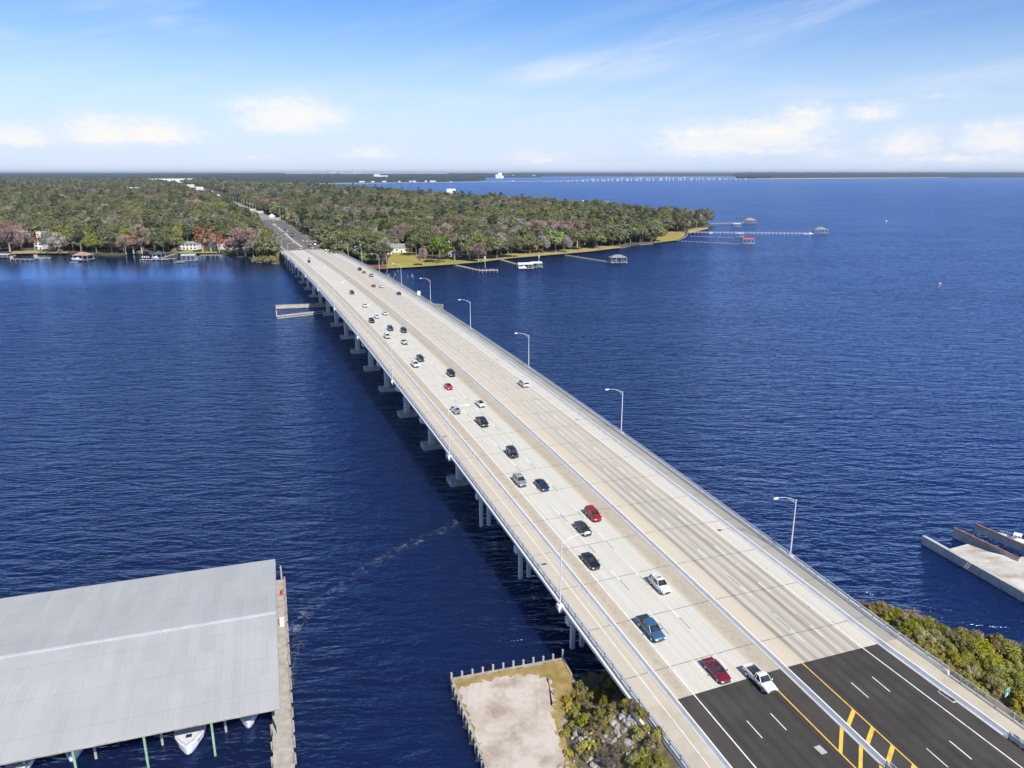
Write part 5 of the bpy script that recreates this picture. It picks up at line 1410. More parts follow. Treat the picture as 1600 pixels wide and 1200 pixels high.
# utility poles
GU = 'utility poles along the far highway'
proto = None
for i in range(22):
    if i < 12: p = at(400 - i * 4.4 - .0, 334.5 - i * 1.95, 4.2)
    else: p = at(438 + (i - 12) * 13, 344 + (i - 12) * 6.2, 3.5)
    if i >= 18: break
    if proto is None:
        k = MB(); k.tube([(0, 0, 0), (0, 0, 17)], [.40, .26], 6); k.bar((-1.6, 0, 15.6), (1.6, 0, 15.6), .22); k.bar((-1.2, 0, 14.2), (1.2, 0, 14.2), .22); proto = o = k.build('utility_pole', M['bark_pale'])
    else: o = proto.copy(); COL.objects.link(o)
    o.location = p; tag(o, 'pale wooden utility pole beside the far highway', 'utility pole', GU)

# ------------------------------------------------------------------ vegetation
def leaf_mat(name, c1, c2, c3=None, trans=.12, clump=.18):
    m_ = bpy.data.materials.new(name); m_.use_nodes = True
    h = G(m_.node_tree); p = m_.node_tree.nodes['Principled BSDF']
    geo = h.n('ShaderNodeNewGeometry'); oi = h.n('ShaderNodeObjectInfo')
    tc = h.n('ShaderNodeTexCoord').outputs['Object']
    n = h.noise(tc, clump, 3, .6)
    f = h.m('ADD', h.m('MULTIPLY', n, .75), h.m('ADD', h.m('MULTIPLY', geo.outputs['Random Per Island'], .40), -.10))
    c = h.mix(h.rng(f, .25, .8), c1, c2)
    v = h.n('ShaderNodeHueSaturation'); h.link(c, v.inputs['Color'])
    h.link(h.rng(oi.outputs['Random'], 0, 1, .475, .525), v.inputs['Hue'])
    r2 = h.m('FRACT', h.m('MULTIPLY', oi.outputs['Random'], 7.31))
    h.link(h.rng(r2, 0, 1, .62, 1.30), v.inputs['Value'])
    r3 = h.m('FRACT', h.m('MULTIPLY', oi.outputs['Random'], 13.7))
    h.link(h.rng(r3, 0, 1, .75, 1.10), v.inputs['Saturation'])
    c = v.outputs[0]
    if c3 is not None: c = h.mix(h.rng(geo.outputs['Random Per Island'], .88, .90), c, c3)
    h.link(c, p.inputs['Base Color']); p.inputs['Roughness'].default_value = .75; p.inputs['Specular IOR Level'].default_value = .25
    if trans:
        t = h.n('ShaderNodeBsdfTranslucent'); h.link(c, t.inputs['Color'])
        mx = h.n('ShaderNodeMixShader'); mx.inputs[0].default_value = trans
        o = [q for q in m_.node_tree.nodes if q.type == 'OUTPUT_MATERIAL'][0]
        h.link(p.outputs[0], mx.inputs[1]); h.link(t.outputs[0], mx.inputs[2]); h.link(mx.outputs[0], o.inputs[0])
    return m_
LM = {
 'oak': leaf_mat('oak_leaves', (.088, .100, .036), (.205, .208, .088), (.29, .275, .19)),
 'olive': leaf_mat('olive_leaves', (.125, .145, .025), (.275, .280, .070), (.31, .27, .13)),
 'bright': leaf_mat('bright_leaves', (.12, .165, .018), (.28, .32, .05)),
 'bare': leaf_mat('bare_twigs', (.21, .18, .155), (.40, .345, .30), None, 0),
 'rust': leaf_mat('rust_needles', (.17, .085, .045), (.34, .175, .095), (.30, .22, .18), .05),
 'pink': leaf_mat('reddish_twigs', (.20, .115, .095), (.38, .24, .21), (.36, .30, .28), .0),
 'pine': leaf_mat('pine_needles', (.055, .072, .030), (.13, .145, .065)),
 'yellowbush': leaf_mat('yellow_green_leaves', (.28, .255, .026), (.60, .51, .07), (.50, .37, .08), .15, .9),
 'greenbush': leaf_mat('green_shrub_leaves', (.17, .18, .020), (.45, .42, .055), (.38, .33, .07), .15, .9),
 'olivebush': leaf_mat('dull_shrub_leaves', (.20, .18, .05), (.42, .36, .13), (.42, .32, .19), .1, .9),
 'twigbush': leaf_mat('dead_shrub_twigs', (.20, .16, .12), (.38, .31, .25), None, 0, .9),
}
def quads_mesh(name, C, N, S, W, m_, extra=None, em=None, twig=None):
    """leaf quads: centres C, normals N, half sizes S (length) W (width)"""
    n = len(C); rg = np.random.default_rng(len(C) + int(abs(C[0, 0]) * 100))
    if twig is None: T = np.cross(N, rg.normal(size=(n, 3)))
    else: T = twig
    T /= np.linalg.norm(T, axis=1, keepdims=True) + 1e-9
    Bq = np.cross(N, T); Bq /= np.linalg.norm(Bq, axis=1, keepdims=True) + 1e-9
    V = np.stack([C - T * S[:, None] - Bq * W[:, None] * .7, C - T * S[:, None] * .2 + Bq * W[:, None], C + T * S[:, None] + Bq * W[:, None] * .3, C + T * S[:, None] * .3 - Bq * W[:, None]], 1).reshape(-1, 3)
    F = [tuple(range(i * 4, i * 4 + 4)) for i in range(n)]
    V = V.tolist(); mi = [0] * n
    if extra is not None:
        o = len(V); V += [list(v) for v in extra.v]; F += [tuple(i + o for i in f) for f in extra.f]; mi += [1] * len(extra.f)
    me = bpy.data.meshes.new(name); me.from_pydata(V, [], F); me.materials.append(m_)
    if extra is not None: me.materials.append(em); me.polygons.foreach_set('material_index', mi)
    me.update(); return me
def crown_points(rg, kind, H, Rr, n):
    """positions spread through a lumpy crown"""
    if kind in ('pine',):
        nl = 9; z = rg.uniform(.5, .98, nl) * H; rr = (1.1 - (z / H)) * Rr * 1.3 + .8
        L = np.stack([rg.normal(0, .25, nl) * Rr * .5, rg.normal(0, .25, nl) * Rr * .5, z], 1); sr = np.stack([rr, rr, rr * .5], 1)
    elif kind in ('rust', 'pink'):
        nl = 14; a = rg.uniform(0, 6.28, nl); q = np.sqrt(rg.uniform(0, 1, nl)); z = H * (.40 + .5 * (1 - q ** 2) * rg.uniform(.6, 1.05, nl))
        L = np.stack([np.cos(a) * q * Rr * .75, np.sin(a) * q * Rr * .75, z], 1); s = rg.uniform(.22, .36, nl) * Rr; sr = np.stack([s, s, s * .8], 1)
    else:
        nl = 26; a = rg.uniform(0, 6.28, nl); q = np.sqrt(rg.uniform(0, 1, nl)); z = H * (.24 + .60 * np.sqrt(np.clip(1 - (q * .93) ** 2, 0, 1)) * rg.uniform(.6, 1.05, nl))
        L = np.stack([np.cos(a) * q * Rr * .82, np.sin(a) * q * Rr * .82, z], 1); s = rg.uniform(.20, .36, nl) * Rr; sr = np.stack([s, s, s * rg.uniform(.55, .8, nl)], 1)
    k = rg.integers(0, nl, n); d = rg.normal(size=(n, 3)); d /= np.linalg.norm(d, axis=1, keepdims=True)
    rad = np.where(rg.uniform(size=n) < .8, rg.uniform(.82, 1.08, n), rg.uniform(.2, .85, n))
    C = L[k] + d * sr[k] * rad[:, None]
    return C, d, L
def trunk_mb(rg, H, Rr, L, r0, nl=6, zt=.42):
    k = MB(); k.tube([(0, 0, -.3), (rg.normal(0, .15), rg.normal(0, .15), H * zt * .5), (rg.normal(0, .3), rg.normal(0, .3), H * zt)], [r0 * 1.25, r0 * .85, r0 * .7], 7)
    for i in range(min(nl, len(L))):
        e = L[i]; k.tube([(0, 0, H * zt * .8), (e[0] * .5, e[1] * .5, (H * zt + e[2]) / 2), (e[0], e[1], e[2])], [r0 * .5, r0 * .3, r0 * .1], 5)
    return k
TREES = {}
def tree_proto(kind, seed, H, Rr, n, s0, s1, lod=False):
    rg = np.random.default_rng(seed)
    C, d, L = crown_points(rg, kind, H, Rr, n)
    N = d * .95 + rg.normal(size=(n, 3)) * .32 + np.array([0, 0, .35]); N /= np.linalg.norm(N, axis=1, keepdims=True)
    twig = None; S = rg.uniform(s0, s1, n); W = S * rg.uniform(.55, .9, n)
    if kind == 'bare' or kind == 'pink':
        twig = d * .8 + np.array([0, 0, .7]) + rg.normal(size=(n, 3)) * .35; S = S * 1.5; W = S * rg.uniform(.10, .2, n)
    zt = {'pine': .8, 'rust': .6, 'pink': .4, 'bare': .35}.get(kind, .34)
    tk = trunk_mb(rg, H, Rr, L, .028 * H if kind != 'bare' else .022 * H, 10 if kind in ('bare', 'pink', 'rust') else 6, zt)
    bark = M['bark_pale'] if kind in ('bare', 'pink', 'rust') else M['bark']
    crown = quads_mesh('crown', C, N, S, W, LM[kind], None, None, twig)
    tm = bpy.data.meshes.new('trunk'); tm.from_pydata(tk.v, [], tk.f); tm.materials.append(bark)
    merged = quads_mesh('forest_tree', C, N, S, W, LM[kind], tk, bark, twig)
    return dict(kind=kind, crown=crown, trunk=tm, merged=merged, H=H, R=Rr)
PR = []
for kind, cnt_, H, Rr, n, s0, s1 in (('oak', 5, 17, 9.4, 2600, .35, .85), ('olive', 3, 16, 8.8, 2300, .35, .8), ('bright', 2, 15, 7.5, 1300, .4, .85), ('bare', 3, 16, 7.5, 1500, .7, 1.3),
                                     ('rust', 2, 18, 7.0, 1400, .35, .75), ('pink', 2, 17, 9.5, 1900, .7, 1.3), ('pine', 2, 22, 5.0, 900, .4, .8)):
    for i in range(cnt_): PR.append(tree_proto(kind, 40 + len(PR), H * (1 + .08 * (i % 2)), Rr, n, s0, s1))
BYK = {}
for i, p in enumerate(PR): BYK.setdefault(p['kind'], []).append(i)
TNAME = {'oak': 'oak_tree', 'olive': 'oak_tree', 'bright': 'broadleaf_tree', 'bare': 'bare_tree', 'rust': 'cypress_tree', 'pink': 'bare_tree', 'pine': 'pine_tree'}
TDESC = {'oak': 'dark green spreading oak', 'olive': 'olive green oak', 'bright': 'bright green leafy tree', 'bare': 'grey-brown leafless tree', 'rust': 'rust-coloured cypress', 'pink': 'pinkish-brown leafless tree', 'pine': 'dark slim pine'}
tr = random.Random(23)
def place_tree(kind, x, y, z, sc, label, group, width=1.0):
    p = PR[tr.choice(BYK[kind])]
    o = thing(TNAME[kind], label, 'tree', (x, y, z), tr.uniform(0, 6.28), group); o.scale = (sc * width, sc * width, sc)
    for nm in ('trunk', 'crown'):
        c = bpy.data.objects.new(nm, p[nm]); COL.objects.link(c); c.parent = o
    return o
occupied = []
SPECIAL = [  # kind, base pixel, height m, width factor, label
 ('pink', 384, 401, 27, 1.0, 'big pinkish-brown leafless tree left of the far bridge end'), ('pink', 371, 399, 21, .9, 'grey-pink leafless tree in front of the big pinkish one'), ('bare', 396, 402, 16, 1.1, 'pale grey leafless shrubby tree beside the far embankment'),
 ('rust', 317, 394, 25, .85, 'tall rust-orange cypress behind the pale-roofed boathouse'), ('rust', 330, 394, 23, .8, 'rust-orange cypress left of the red-roofed house'), ('rust', 343, 394, 21, .7, 'thin rust-orange cypress right before the red-roofed house'),
 ('pink', 197, 396, 18, .8, 'pinkish-grey leafless tree at the water left of the rust cypress'), ('rust', 209, 396, 22, .9, 'rust-brown cypress standing at the water on the left shore'), ('rust', 222, 396, 22, .9, 'second rust-brown cypress right beside the first on the left shore'), ('rust', 55, 392, 19, .55, 'slim rust-brown cypress on the tan lawn of the left shore'),
 ('bare', 78, 393, 20, 1.0, 'brown leafless tree right of the tall white stepped house'), ('bare', 92, 394, 19, 1.0, 'brown leafless tree at the end of the tan lawn'),
 ('bright', 238, 386, 22, .8, 'bright green tree standing out among dark oaks on the left shore'), ('oak', 256, 395, 20, .8, 'dark oak above the small dark-roofed boathouse'), ('oak', 274, 393, 18, 1.0, 'dark oak left of the white lakeside house'),
 ('bright', 687, 411, 24, .8, 'bright yellow-green tree at the right end of the house lawn'), ('pink', 661.5, 415, 15, .55, 'small reddish tree alone on the lawn by the water'), ('bare', 604, 411, 21, .5, 'tall bare tree with one straight pale trunk at the left of the lawn'),
 ('oak', 596, 411, 20, .8, 'grey-green mossy tree left of the lawn'), ('oak', 650, 399, 19, 1.0, 'dark oak right of the long white house'), ('oak', 676, 404, 20, .9, 'shaded oak between the lawn and the white cottage'),
 ('bare', 734, 407, 19, 1.0, 'grey leafless tree right of the white cottage'), ('pink', 748, 409, 16, .75, 'reddish-brown leafless tree above the first right-hand pier'), ('oak', 776, 404, 18, 1.2, 'wide oak over the beach by the short pier'), ('oak', 800, 402, 17, 1.2, 'wide mossy oak behind the white-roofed boathouse'),
 ('oak', 828, 396, 18, 1.2, 'dark oak behind the bright green shore tree'), ('bare', 848, 395, 18, .8, 'grey mossy leafless tree left of the bright green shore tree'), ('bright', 868, 394, 22, .95, 'bright yellow-green tree over the beach by the long thin pier'), ('bare', 884, 394, 17, .8, 'leaning leafless tree right of the bright green shore tree'),
 ('oak', 905, 390, 18, 1.2, 'wide oak over dry grass on the right shore'), ('olive', 930, 388, 17, 1.2, 'wide olive oak near the end of the beach'), ('oak', 957, 384, 19, 1.1, 'oak above the end of the beach'), ('oak', 985, 380, 18, 1.0, 'dark tree leaning over the water past the beach'),
 ('olive', 1036, 369, 10, .9, 'low round green tree on the grass of the point'), ('oak', 1058, 362, 19, 1.0, 'mossy oak on the wooded point'), ('bare', 1070, 361, 15, .9, 'grey leafless tree at the very tip of the wooded point'), ('pine', 1083, 354, 13, 1.3, 'pine tree standing on the low spit'), ('pine', 1090, 353, 11, 1.3, 'smaller pine tree on the low spit'), ('oak', 1098, 352, 7, 1.1, 'low dark tree at the outer end of the spit'),
 ('oak', 1000, 379, 18, 1.0, 'oak by the seawall left of the point'), ('oak', 1018, 374, 19, 1.0, 'oak behind the grass of the point'), ('oak', 1042, 366, 20, 1.0, 'tall oak in the middle of the point')]
for kind, px, py, H, wf, lab in SPECIAL:
    p = at(px, py, 1.2); sc = H / PR[BYK[kind][0]]['H']
    place_tree(kind, p.x, p.y, 1.15, sc, lab, None, wf); occupied.append((p.x, p.y, 6.5))
# keep-outs: houses, lawns, road
def pixset(L, z=1.2): return [(q.x, q.y) for q in (at(x, y, z) for x, y in L)]
KEEP = [pixset(q) for q in ([(601, 420), (700, 414), (716, 411), (700, 400), (664, 397), (642, 390), (612, 390), (600, 397), (604, 410)], [(705, 412), (745, 410), (800, 403), (860, 398), (920, 393), (975, 386), (960, 384), (900, 389), (820, 397), (760, 403), (712, 408)],
        [(1022, 380), (1056, 376), (1074, 370), (1076, 362), (1055, 363), (1044, 364), (1028, 370)], [(16, 398), (108, 397), (108, 392), (84, 390), (60, 385), (22, 391)], [(274, 397), (345, 397), (345, 391), (312, 387), (282, 388)], [(1074, 366), (1110, 358), (1110, 352), (1074, 358)],
        [(700, 402), (722, 402), (722, 398), (700, 398)], [(345, 393), (372, 393), (372, 386), (345, 386)])]
road_pts = [(B(s, 0).x, B(s, 0).y) for s in range(690, 1240, 15)] + [(p.x, p.y) for p in FAR_ROAD]
house_pts = [(o.location.x, o.location.y, 15 if o.location.y < 1500 else 60) for o in COL.objects if o.get('category') == 'house' and o.parent is None]
LX = np.array([p[0] for p in LAND2]); LY = np.array([p[1] for p in LAND2])
def inside_np(poly, X_, Y_):
    c = np.zeros(len(X_), bool); n = len(poly); j = n - 1
    for i in range(n):
        xi, yi = poly[i]; xj, yj = poly[j]
        if yi != yj:
            hit = ((yi > Y_) != (yj > Y_)) & (X_ < (xj - xi) * (Y_ - yi) / (yj - yi) + xi); c ^= hit
        j = i
    return c
def gen_points(y0, y1, sp, rg):
    xs = np.arange(-.80 * y1 - 60, .35 * y1, sp); ys = np.arange(y0, y1, sp * .9)
    XX, YY = np.meshgrid(xs, ys); XX = XX + (np.arange(len(ys)) % 2)[:, None] * sp * .5
    X_ = XX.ravel() + rg.uniform(-.36, .36, XX.size) * sp; Y_ = YY.ravel() + rg.uniform(-.36, .36, XX.size) * sp
    ok = (X_ > -.80 * Y_ - 40) & (X_ < .45 * Y_); X_, Y_ = X_[ok], Y_[ok]
    ok = inside_np(LAND2, X_, Y_); X_, Y_ = X_[ok], Y_[ok]
    rp = np.array(road_pts); keep = np.ones(len(X_), bool)
    for (ax, ay), (bx, by) in zip(rp[:-1], rp[1:]):
        vx, vy = bx - ax, by - ay; t = np.clip(((X_ - ax) * vx + (Y_ - ay) * vy) / (vx * vx + vy * vy + 1e-9), 0, 1)
        d = np.hypot(X_ - ax - t * vx, Y_ - ay - t * vy); keep &= d > np.where(Y_ < 1400, 25, np.where(Y_ < 2200, 26, 62))
    for hx, hy, r_ in house_pts: keep &= np.hypot(X_ - hx, Y_ - hy) > r_
    for poly in KEEP: keep &= ~inside_np(poly, X_, Y_)
    return X_[keep], Y_[keep]
rg = np.random.default_rng(5)
PX, PY = gen_points(560, 1400, 13.5, rg)
keep = np.ones(len(PX), bool)
for ox, oy, r_ in occupied: keep &= np.hypot(PX - ox, PY - oy) > r_
# stay off the very water line
keep2 = np.array([edge_dist(LAND2[:37], x, y, False) > 5.0 if (y < 1000) else True for x, y in zip(PX, PY)])
keep &= keep2
PX, PY = PX[keep], PY[keep]
order = np.argsort(np.hypot(PX, PY)); PX, PY = PX[order], PY[order]
QX, QY = gen_points(1400, 3400, 15.0, rg)
ZX, ZY = gen_points(3400, 7500, 24.0, rg)
def kinds_for(X_, Y_, rg):
    # patchy mix: bare and rusty stands among evergreen oaks
    n = len(X_)
    f = np.sin(X_ * .011 + 1.3) * np.sin(Y_ * .009 + .4) + .6 * np.sin(X_ * .031 + Y_ * .023) + rg.normal(0, .55, n)
    u = rg.uniform(size=n); out = []
    for a, b in zip(f, u):
        if a > 1.2: out.append('bare' if b < .62 else ('pink' if b < .80 else ('rust' if b < .88 else 'oak')))
        elif a > .72: out.append('bare' if b < .34 else ('olive' if b < .7 else 'oak'))
        elif a < -.9: out.append('bright' if b < .22 else ('olive' if b < .7 else 'oak'))
        else: out.append('oak' if b < .68 else ('olive' if b < .86 else ('pine' if b < .93 else ('bright' if b < .965 else 'bare'))))
    return out
NIND = 300 - len(SPECIAL)
kk = kinds_for(PX[:NIND], PY[:NIND], rg)
def zone(x, y):
    s_, t_ = st((x, y))
    if t_ < 0: return ('on the left shore near the bridge end', 'left shore wood by the bridge') if x > -330 else ('on the far left shore', 'far left shore wood')
    if x < -30: return ('behind the white house and lawn', 'wood behind the white house')
    if x < 110: return ('behind the beach and its piers', 'wood behind the beach')
    return ('on the wooded point at the right', 'wood on the point')
for x, y, k_ in zip(PX[:NIND], PY[:NIND], kk):
    zt, zg = zone(x, y); p = PR[BYK[k_][0]]
    place_tree(k_, float(x), float(y), 1.1, tr.uniform(.8, 1.45), '%s %s' % (TDESC[k_], zt), '%ss in the %s' % (TDESC[k_], zg), tr.uniform(.85, 1.15))

# the rest of the forest: one object, instanced canopy trees
FC = bpy.data.collections.new('forest_kinds')        # prototypes, not linked to the scene
for i, p in enumerate(PR):
    FC.objects.link(bpy.data.objects.new('forest_kind_%02d' % i, p['merged']))
X_ = np.concatenate([PX[NIND:], QX, ZX]); Y_ = np.concatenate([PY[NIND:], QY, ZY])
SC = np.concatenate([rg.uniform(.75, 1.4, len(PX) - NIND), rg.uniform(.85, 1.6, len(QX)), rg.uniform(1.15, 1.75, len(ZX))])
KI = np.array([tr.choice(BYK[k_]) for k_ in kinds_for(X_, Y_, rg)], dtype=np.int32)
fm = bpy.data.meshes.new('far_forest'); fm.from_pydata(np.stack([X_, Y_, np.full(len(X_), .9)], 1).tolist(), [], [])
a = fm.attributes.new('kind_index', 'INT', 'POINT'); a.data.foreach_set('value', KI)
a = fm.attributes.new('tree_scale', 'FLOAT', 'POINT'); a.data.foreach_set('value', SC.astype(np.float32))
a = fm.attributes.new('turn', 'FLOAT', 'POINT'); a.data.foreach_set('value', rg.uniform(0, 6.28, len(X_)).astype(np.float32))
fo = bpy.data.objects.new('far_forest', fm); COL.objects.link(fo)
tag(fo, 'dense mixed forest stretching to the horizon beyond the bridge', 'forest', None, 'stuff')
ng = bpy.data.node_groups.new('forest_trees', 'GeometryNodeTree')
ng.interface.new_socket('Geometry', in_out='INPUT', socket_type='NodeSocketGeometry'); ng.interface.new_socket('Geometry', in_out='OUTPUT', socket_type='NodeSocketGeometry')
gi, go = ng.nodes.new('NodeGroupInput'), ng.nodes.new('NodeGroupOutput')
iop = ng.nodes.new('GeometryNodeInstanceOnPoints'); ci = ng.nodes.new('GeometryNodeCollectionInfo')
ci.inputs['Collection'].default_value = FC; ci.inputs['Separate Children'].default_value = True; ci.inputs['Reset Children'].default_value = True
def na(nm, ty):
    n = ng.nodes.new('GeometryNodeInputNamedAttribute'); n.data_type = ty; n.inputs[0].default_value = nm; return [q for q in n.outputs if q.enabled and q.name == 'Attribute'][0]
ng.links.new(gi.outputs[0], iop.inputs['Points']); ng.links.new(ci.outputs[0], iop.inputs['Instance']); iop.inputs['Pick Instance'].default_value = True
ng.links.new(na('kind_index', 'INT'), iop.inputs['Instance Index'])
cx_ = ng.nodes.new('ShaderNodeCombineXYZ'); ng.links.new(na('turn', 'FLOAT'), cx_.inputs[2]); ng.links.new(cx_.outputs[0], iop.inputs['Rotation'])
ng.links.new(na('tree_scale', 'FLOAT'), iop.inputs['Scale']); ng.links.new(iop.outputs[0], go.inputs[0])
md = fo.modifiers.new('forest', 'NODES'); md.node_group = ng

# distant canopy: bumpy wooded sheets
M['canopy'] = mat('distant_canopy', (.012, .020, .014), (.042, .052, .034), .95, .012, detail=12, lo=.3, hi=.7)
M['far_sand'] = mat('far_shore_edge', (.40, .38, .34), (.52, .50, .46), .95, .01)
def canopy(name, front, depth, nd, hf, hb, step, label, seed=1, z0=0.0, kind='stuff'):
    """wooded far land: front = ground points along its water line, running back `depth` metres"""
    r = np.random.default_rng(seed); P = []
    for a, b in zip(front[:-1], front[1:]):
        L = (b - a).length; n = max(1, int(L / step))
        P += [a.lerp(b, i / n) for i in range(n)]
    P.append(front[-1]); rows = []
    for p in P:
        d = Vector((p.x, p.y, 0)).normalized(); row = [(p.x, p.y, z0), (p.x + d.x * 8, p.y + d.y * 8, z0 + hf * r.uniform(.35, .75))]
        for j in range(1, nd + 1):
            q = depth * (j / nd) ** 1.5; h_ = hf + (hb - hf) * (j / nd) + r.uniform(-.30, .30) * min(hf, 22)
            row.append((p.x + d.x * q + r.uniform(-1, 1) * step * .2, p.y + d.y * q, z0 + h_))
        rows.append(row)
    k = MB(); k.grid(rows); o = k.build(name, M['canopy'], None, False)
    return tag(o, label, 'forest' if kind == 'stuff' else None, None, kind)
canopy('far_forest', [Vector((-9000, 7300, 0)), Vector((-6200, 7400, 0)), Vector((-4000, 7400, 0)), Vector((-2150, 7400, 0))], 24000, 40, 20, 62, 60, 'hazy forest along the left horizon', 1, 1.0)
canopy('far_forest', [at(x, y) for x, y in ((340, 287.5), (440, 286.5), (520, 285), (600, 284.6), (680, 284), (735, 282.6), (758, 281.4))], 9000, 26, 20, 50, 40, 'dark wooded shore across the bay behind the peninsula', 2)
canopy('far_forest', [at(x, y) for x, y in ((700, 277.6), (800, 277.3), (845, 277))], 12000, 16, 26, 62, 80, 'thin distant wooded shore in the middle of the horizon', 3)
canopy('far_forest', [at(x, y) for x, y in ((800, 275.6), (1000, 275.4), (1130, 275.2), (1215, 275.3))], 20000, 16, 30, 75, 100, 'low wooded shore behind the distant causeway', 4)
canopy('far_forest', [at(x, y) for x, y in ((1150, 278.4), (1205, 279.2), (1300, 278.7), (1400, 278.1), (1500, 277.5), (1620, 276.9), (1900, 276.2), (2200, 275.6))], 9000, 22, 34, 78, 60, 'long wooded shore along the right horizon', 5)
k = MB(); P = [at(x, y) for x, y in ((1180, 278.9), (1205, 279.3), (1300, 278.8), (1400, 278.2), (1480, 277.7))]
k.grid([[(p.x, p.y - 60, .3) for p in P], [(p.x, p.y + 20, 6) for p in P]]); tag(k.build('far_beach', M['far_sand']), 'pale strip of shore below the right-hand horizon wood', None, None, 'structure')
# white houses scattered along those shores
GH = 'tiny pale houses on the distant shores'
hr = random.Random(9); hp = None
for i in range(46):
    if i < 26: px = hr.uniform(1190, 1600); py = 279.2 - (px - 1205) * .0057 - .9
    elif i < 38: px = hr.uniform(820, 1200); py = 274.9
    else: px = hr.uniform(690, 850); py = 277.0
    p = at(px, py, 0); w_ = hr.uniform(28, 75)
    w_ *= .6; k = MB(); k.box((0, 0, 8), (w_, 30, 16 + hr.uniform(0, 5))); 
    for sx in (-1, 1): k.face([(sx * w_ / 2, -15, 18), (sx * w_ / 2, 15, 18), (sx * w_ / 2, 0, 27)])
    k.face([(-w_ / 2, -15, 22), (w_ / 2, -15, 22), (w_ / 2, 0, 28), (-w_ / 2, 0, 28)])
    o = k.build('distant_house', M['white_wall'], None, False, (p.x, p.y - 30, 0 + hr.uniform(0, 10))); tag(o, 'tiny pale house on a distant shore', 'house', GH)
for i in range(12):
    px = hr.uniform(560, 680); p = at(px, 285.2 - (px - 560) * .008, 0); k = MB(); k.box((0, 0, 6), (hr.uniform(12, 34), 18, hr.uniform(7, 10)))
    tag(k.build('distant_house', M['white_wall'], None, False, (p.x, p.y, 0)), 'tiny pale house on a distant shore', 'house', GH)
def block(name, px, py, boxes, label, m_='white_wall', z=0):
    p = at(px, py, 0); k = MB()
    for i_, (x, w_, h_) in enumerate(boxes): k.box((x, -9.0 * i_, h_ / 2), (w_, 40 + 5 * i_, h_))
    tag(k.build(name, M[m_], None, False, (p.x, p.y, z)), label, 'building')
block('distant_building', 595, 280.4, [(0, 160, 44), (-40, 60, 58)], 'wide white building above the dark wooded shore', z=0)
block('distant_tower', 780, 278.6, [(0, 120, 34), (14, 50, 72), (-8, 76, 52)], 'pale stepped tower standing in the water at the horizon')
for px, py, bx, lab in ((521, 274.5, [(0, 120, 95), (150, 90, 70)], 'faint towers of a skyline at the horizon, leftmost'), (536, 274.5, [(0, 90, 88), (-120, 60, 75)], 'faint towers of a skyline at the horizon, middle'), (556, 274.5, [(0, 70, 94), (110, 110, 80)], 'faint towers of a skyline at the horizon, rightmost')):
    block('distant_tower', px, py, bx, lab, 'concrete_grey')
# distant causeway bridge
CW = [at(500, 288.4), at(620, 287), at(840, 284.6), at(1000, 282.7), at(1180, 280.8), at(1420, 278.9)]
cwt = thing('causeway_bridge', 'long low causeway bridge crossing the river near the horizon', 'bridge', (0, 0, 0))
k = MB(); seg = []
for a, b, pa_, pb_ in zip(CW[:-1], CW[1:], (500, 620, 840, 1000, 1180), (620, 840, 1000, 1180, 1420)):
    for i in range(20): seg.append((a.lerp(b, i / 20), pa_ + (pb_ - pa_) * i / 20))
def cz(px): return 7.0 + 21.0 * max(0.0, 1 - ((px - 1030) / 165.0) ** 2) ** 1.2 if abs(px - 1030) < 165 else 7.0
rows = []
for p, px in seg:
    z = cz(px); rows.append([(p.x, p.y - 8, z - 2.2), (p.x, p.y + 8, z - 2.2), (p.x, p.y + 8, z + .6), (p.x, p.y - 8, z + .6)])
k.loft(rows); fix_normals(k.build('deck', M['causeway'], cwt))
px = 850.0
while px < 1185:
    f = min(seg, key=lambda q: abs(q[1] - px)); i = seg.index(f); nx_ = seg[min(i + 1, len(seg) - 1)]
    w_ = 0 if nx_[1] == f[1] else (px - f[1]) / (nx_[1] - f[1]); p = f[0].lerp(nx_[0], max(0, min(1, w_)))
    z = cz(px) - 2.0; k = MB(); k.box((p.x, p.y, z / 2), (12, 12, z)); k.build('pier', M['concrete_old'], cwt); px += 5.6
px = 505.0
kk_ = MB()
while px < 848:
    f = min(seg, key=lambda q: abs(q[1] - px)); kk_.box((f[0].x, f[0].y, 2.5), (5, 9, 5)); px += 6
kk_.build('trestle_bents', M['causeway'], cwt)
GV = 'vehicles on the distant causeway'
for px in (694, 795, 922, 970, 1004, 1040, 1062, 1160):
    f = min(seg, key=lambda q: abs(q[1] - px)); k = MB(); k.box((0, 0, 2.0), (14, 3, 3.6)); k.box((8.4, 0, 1.5), (2.4, 2.6, 2.6)); tag(k.build('distant_truck', M['white_gel'], None, False, (f[0].x, f[0].y, cz(px) + 1.5)), 'tiny white truck on the distant causeway bridge', 'truck', GV)

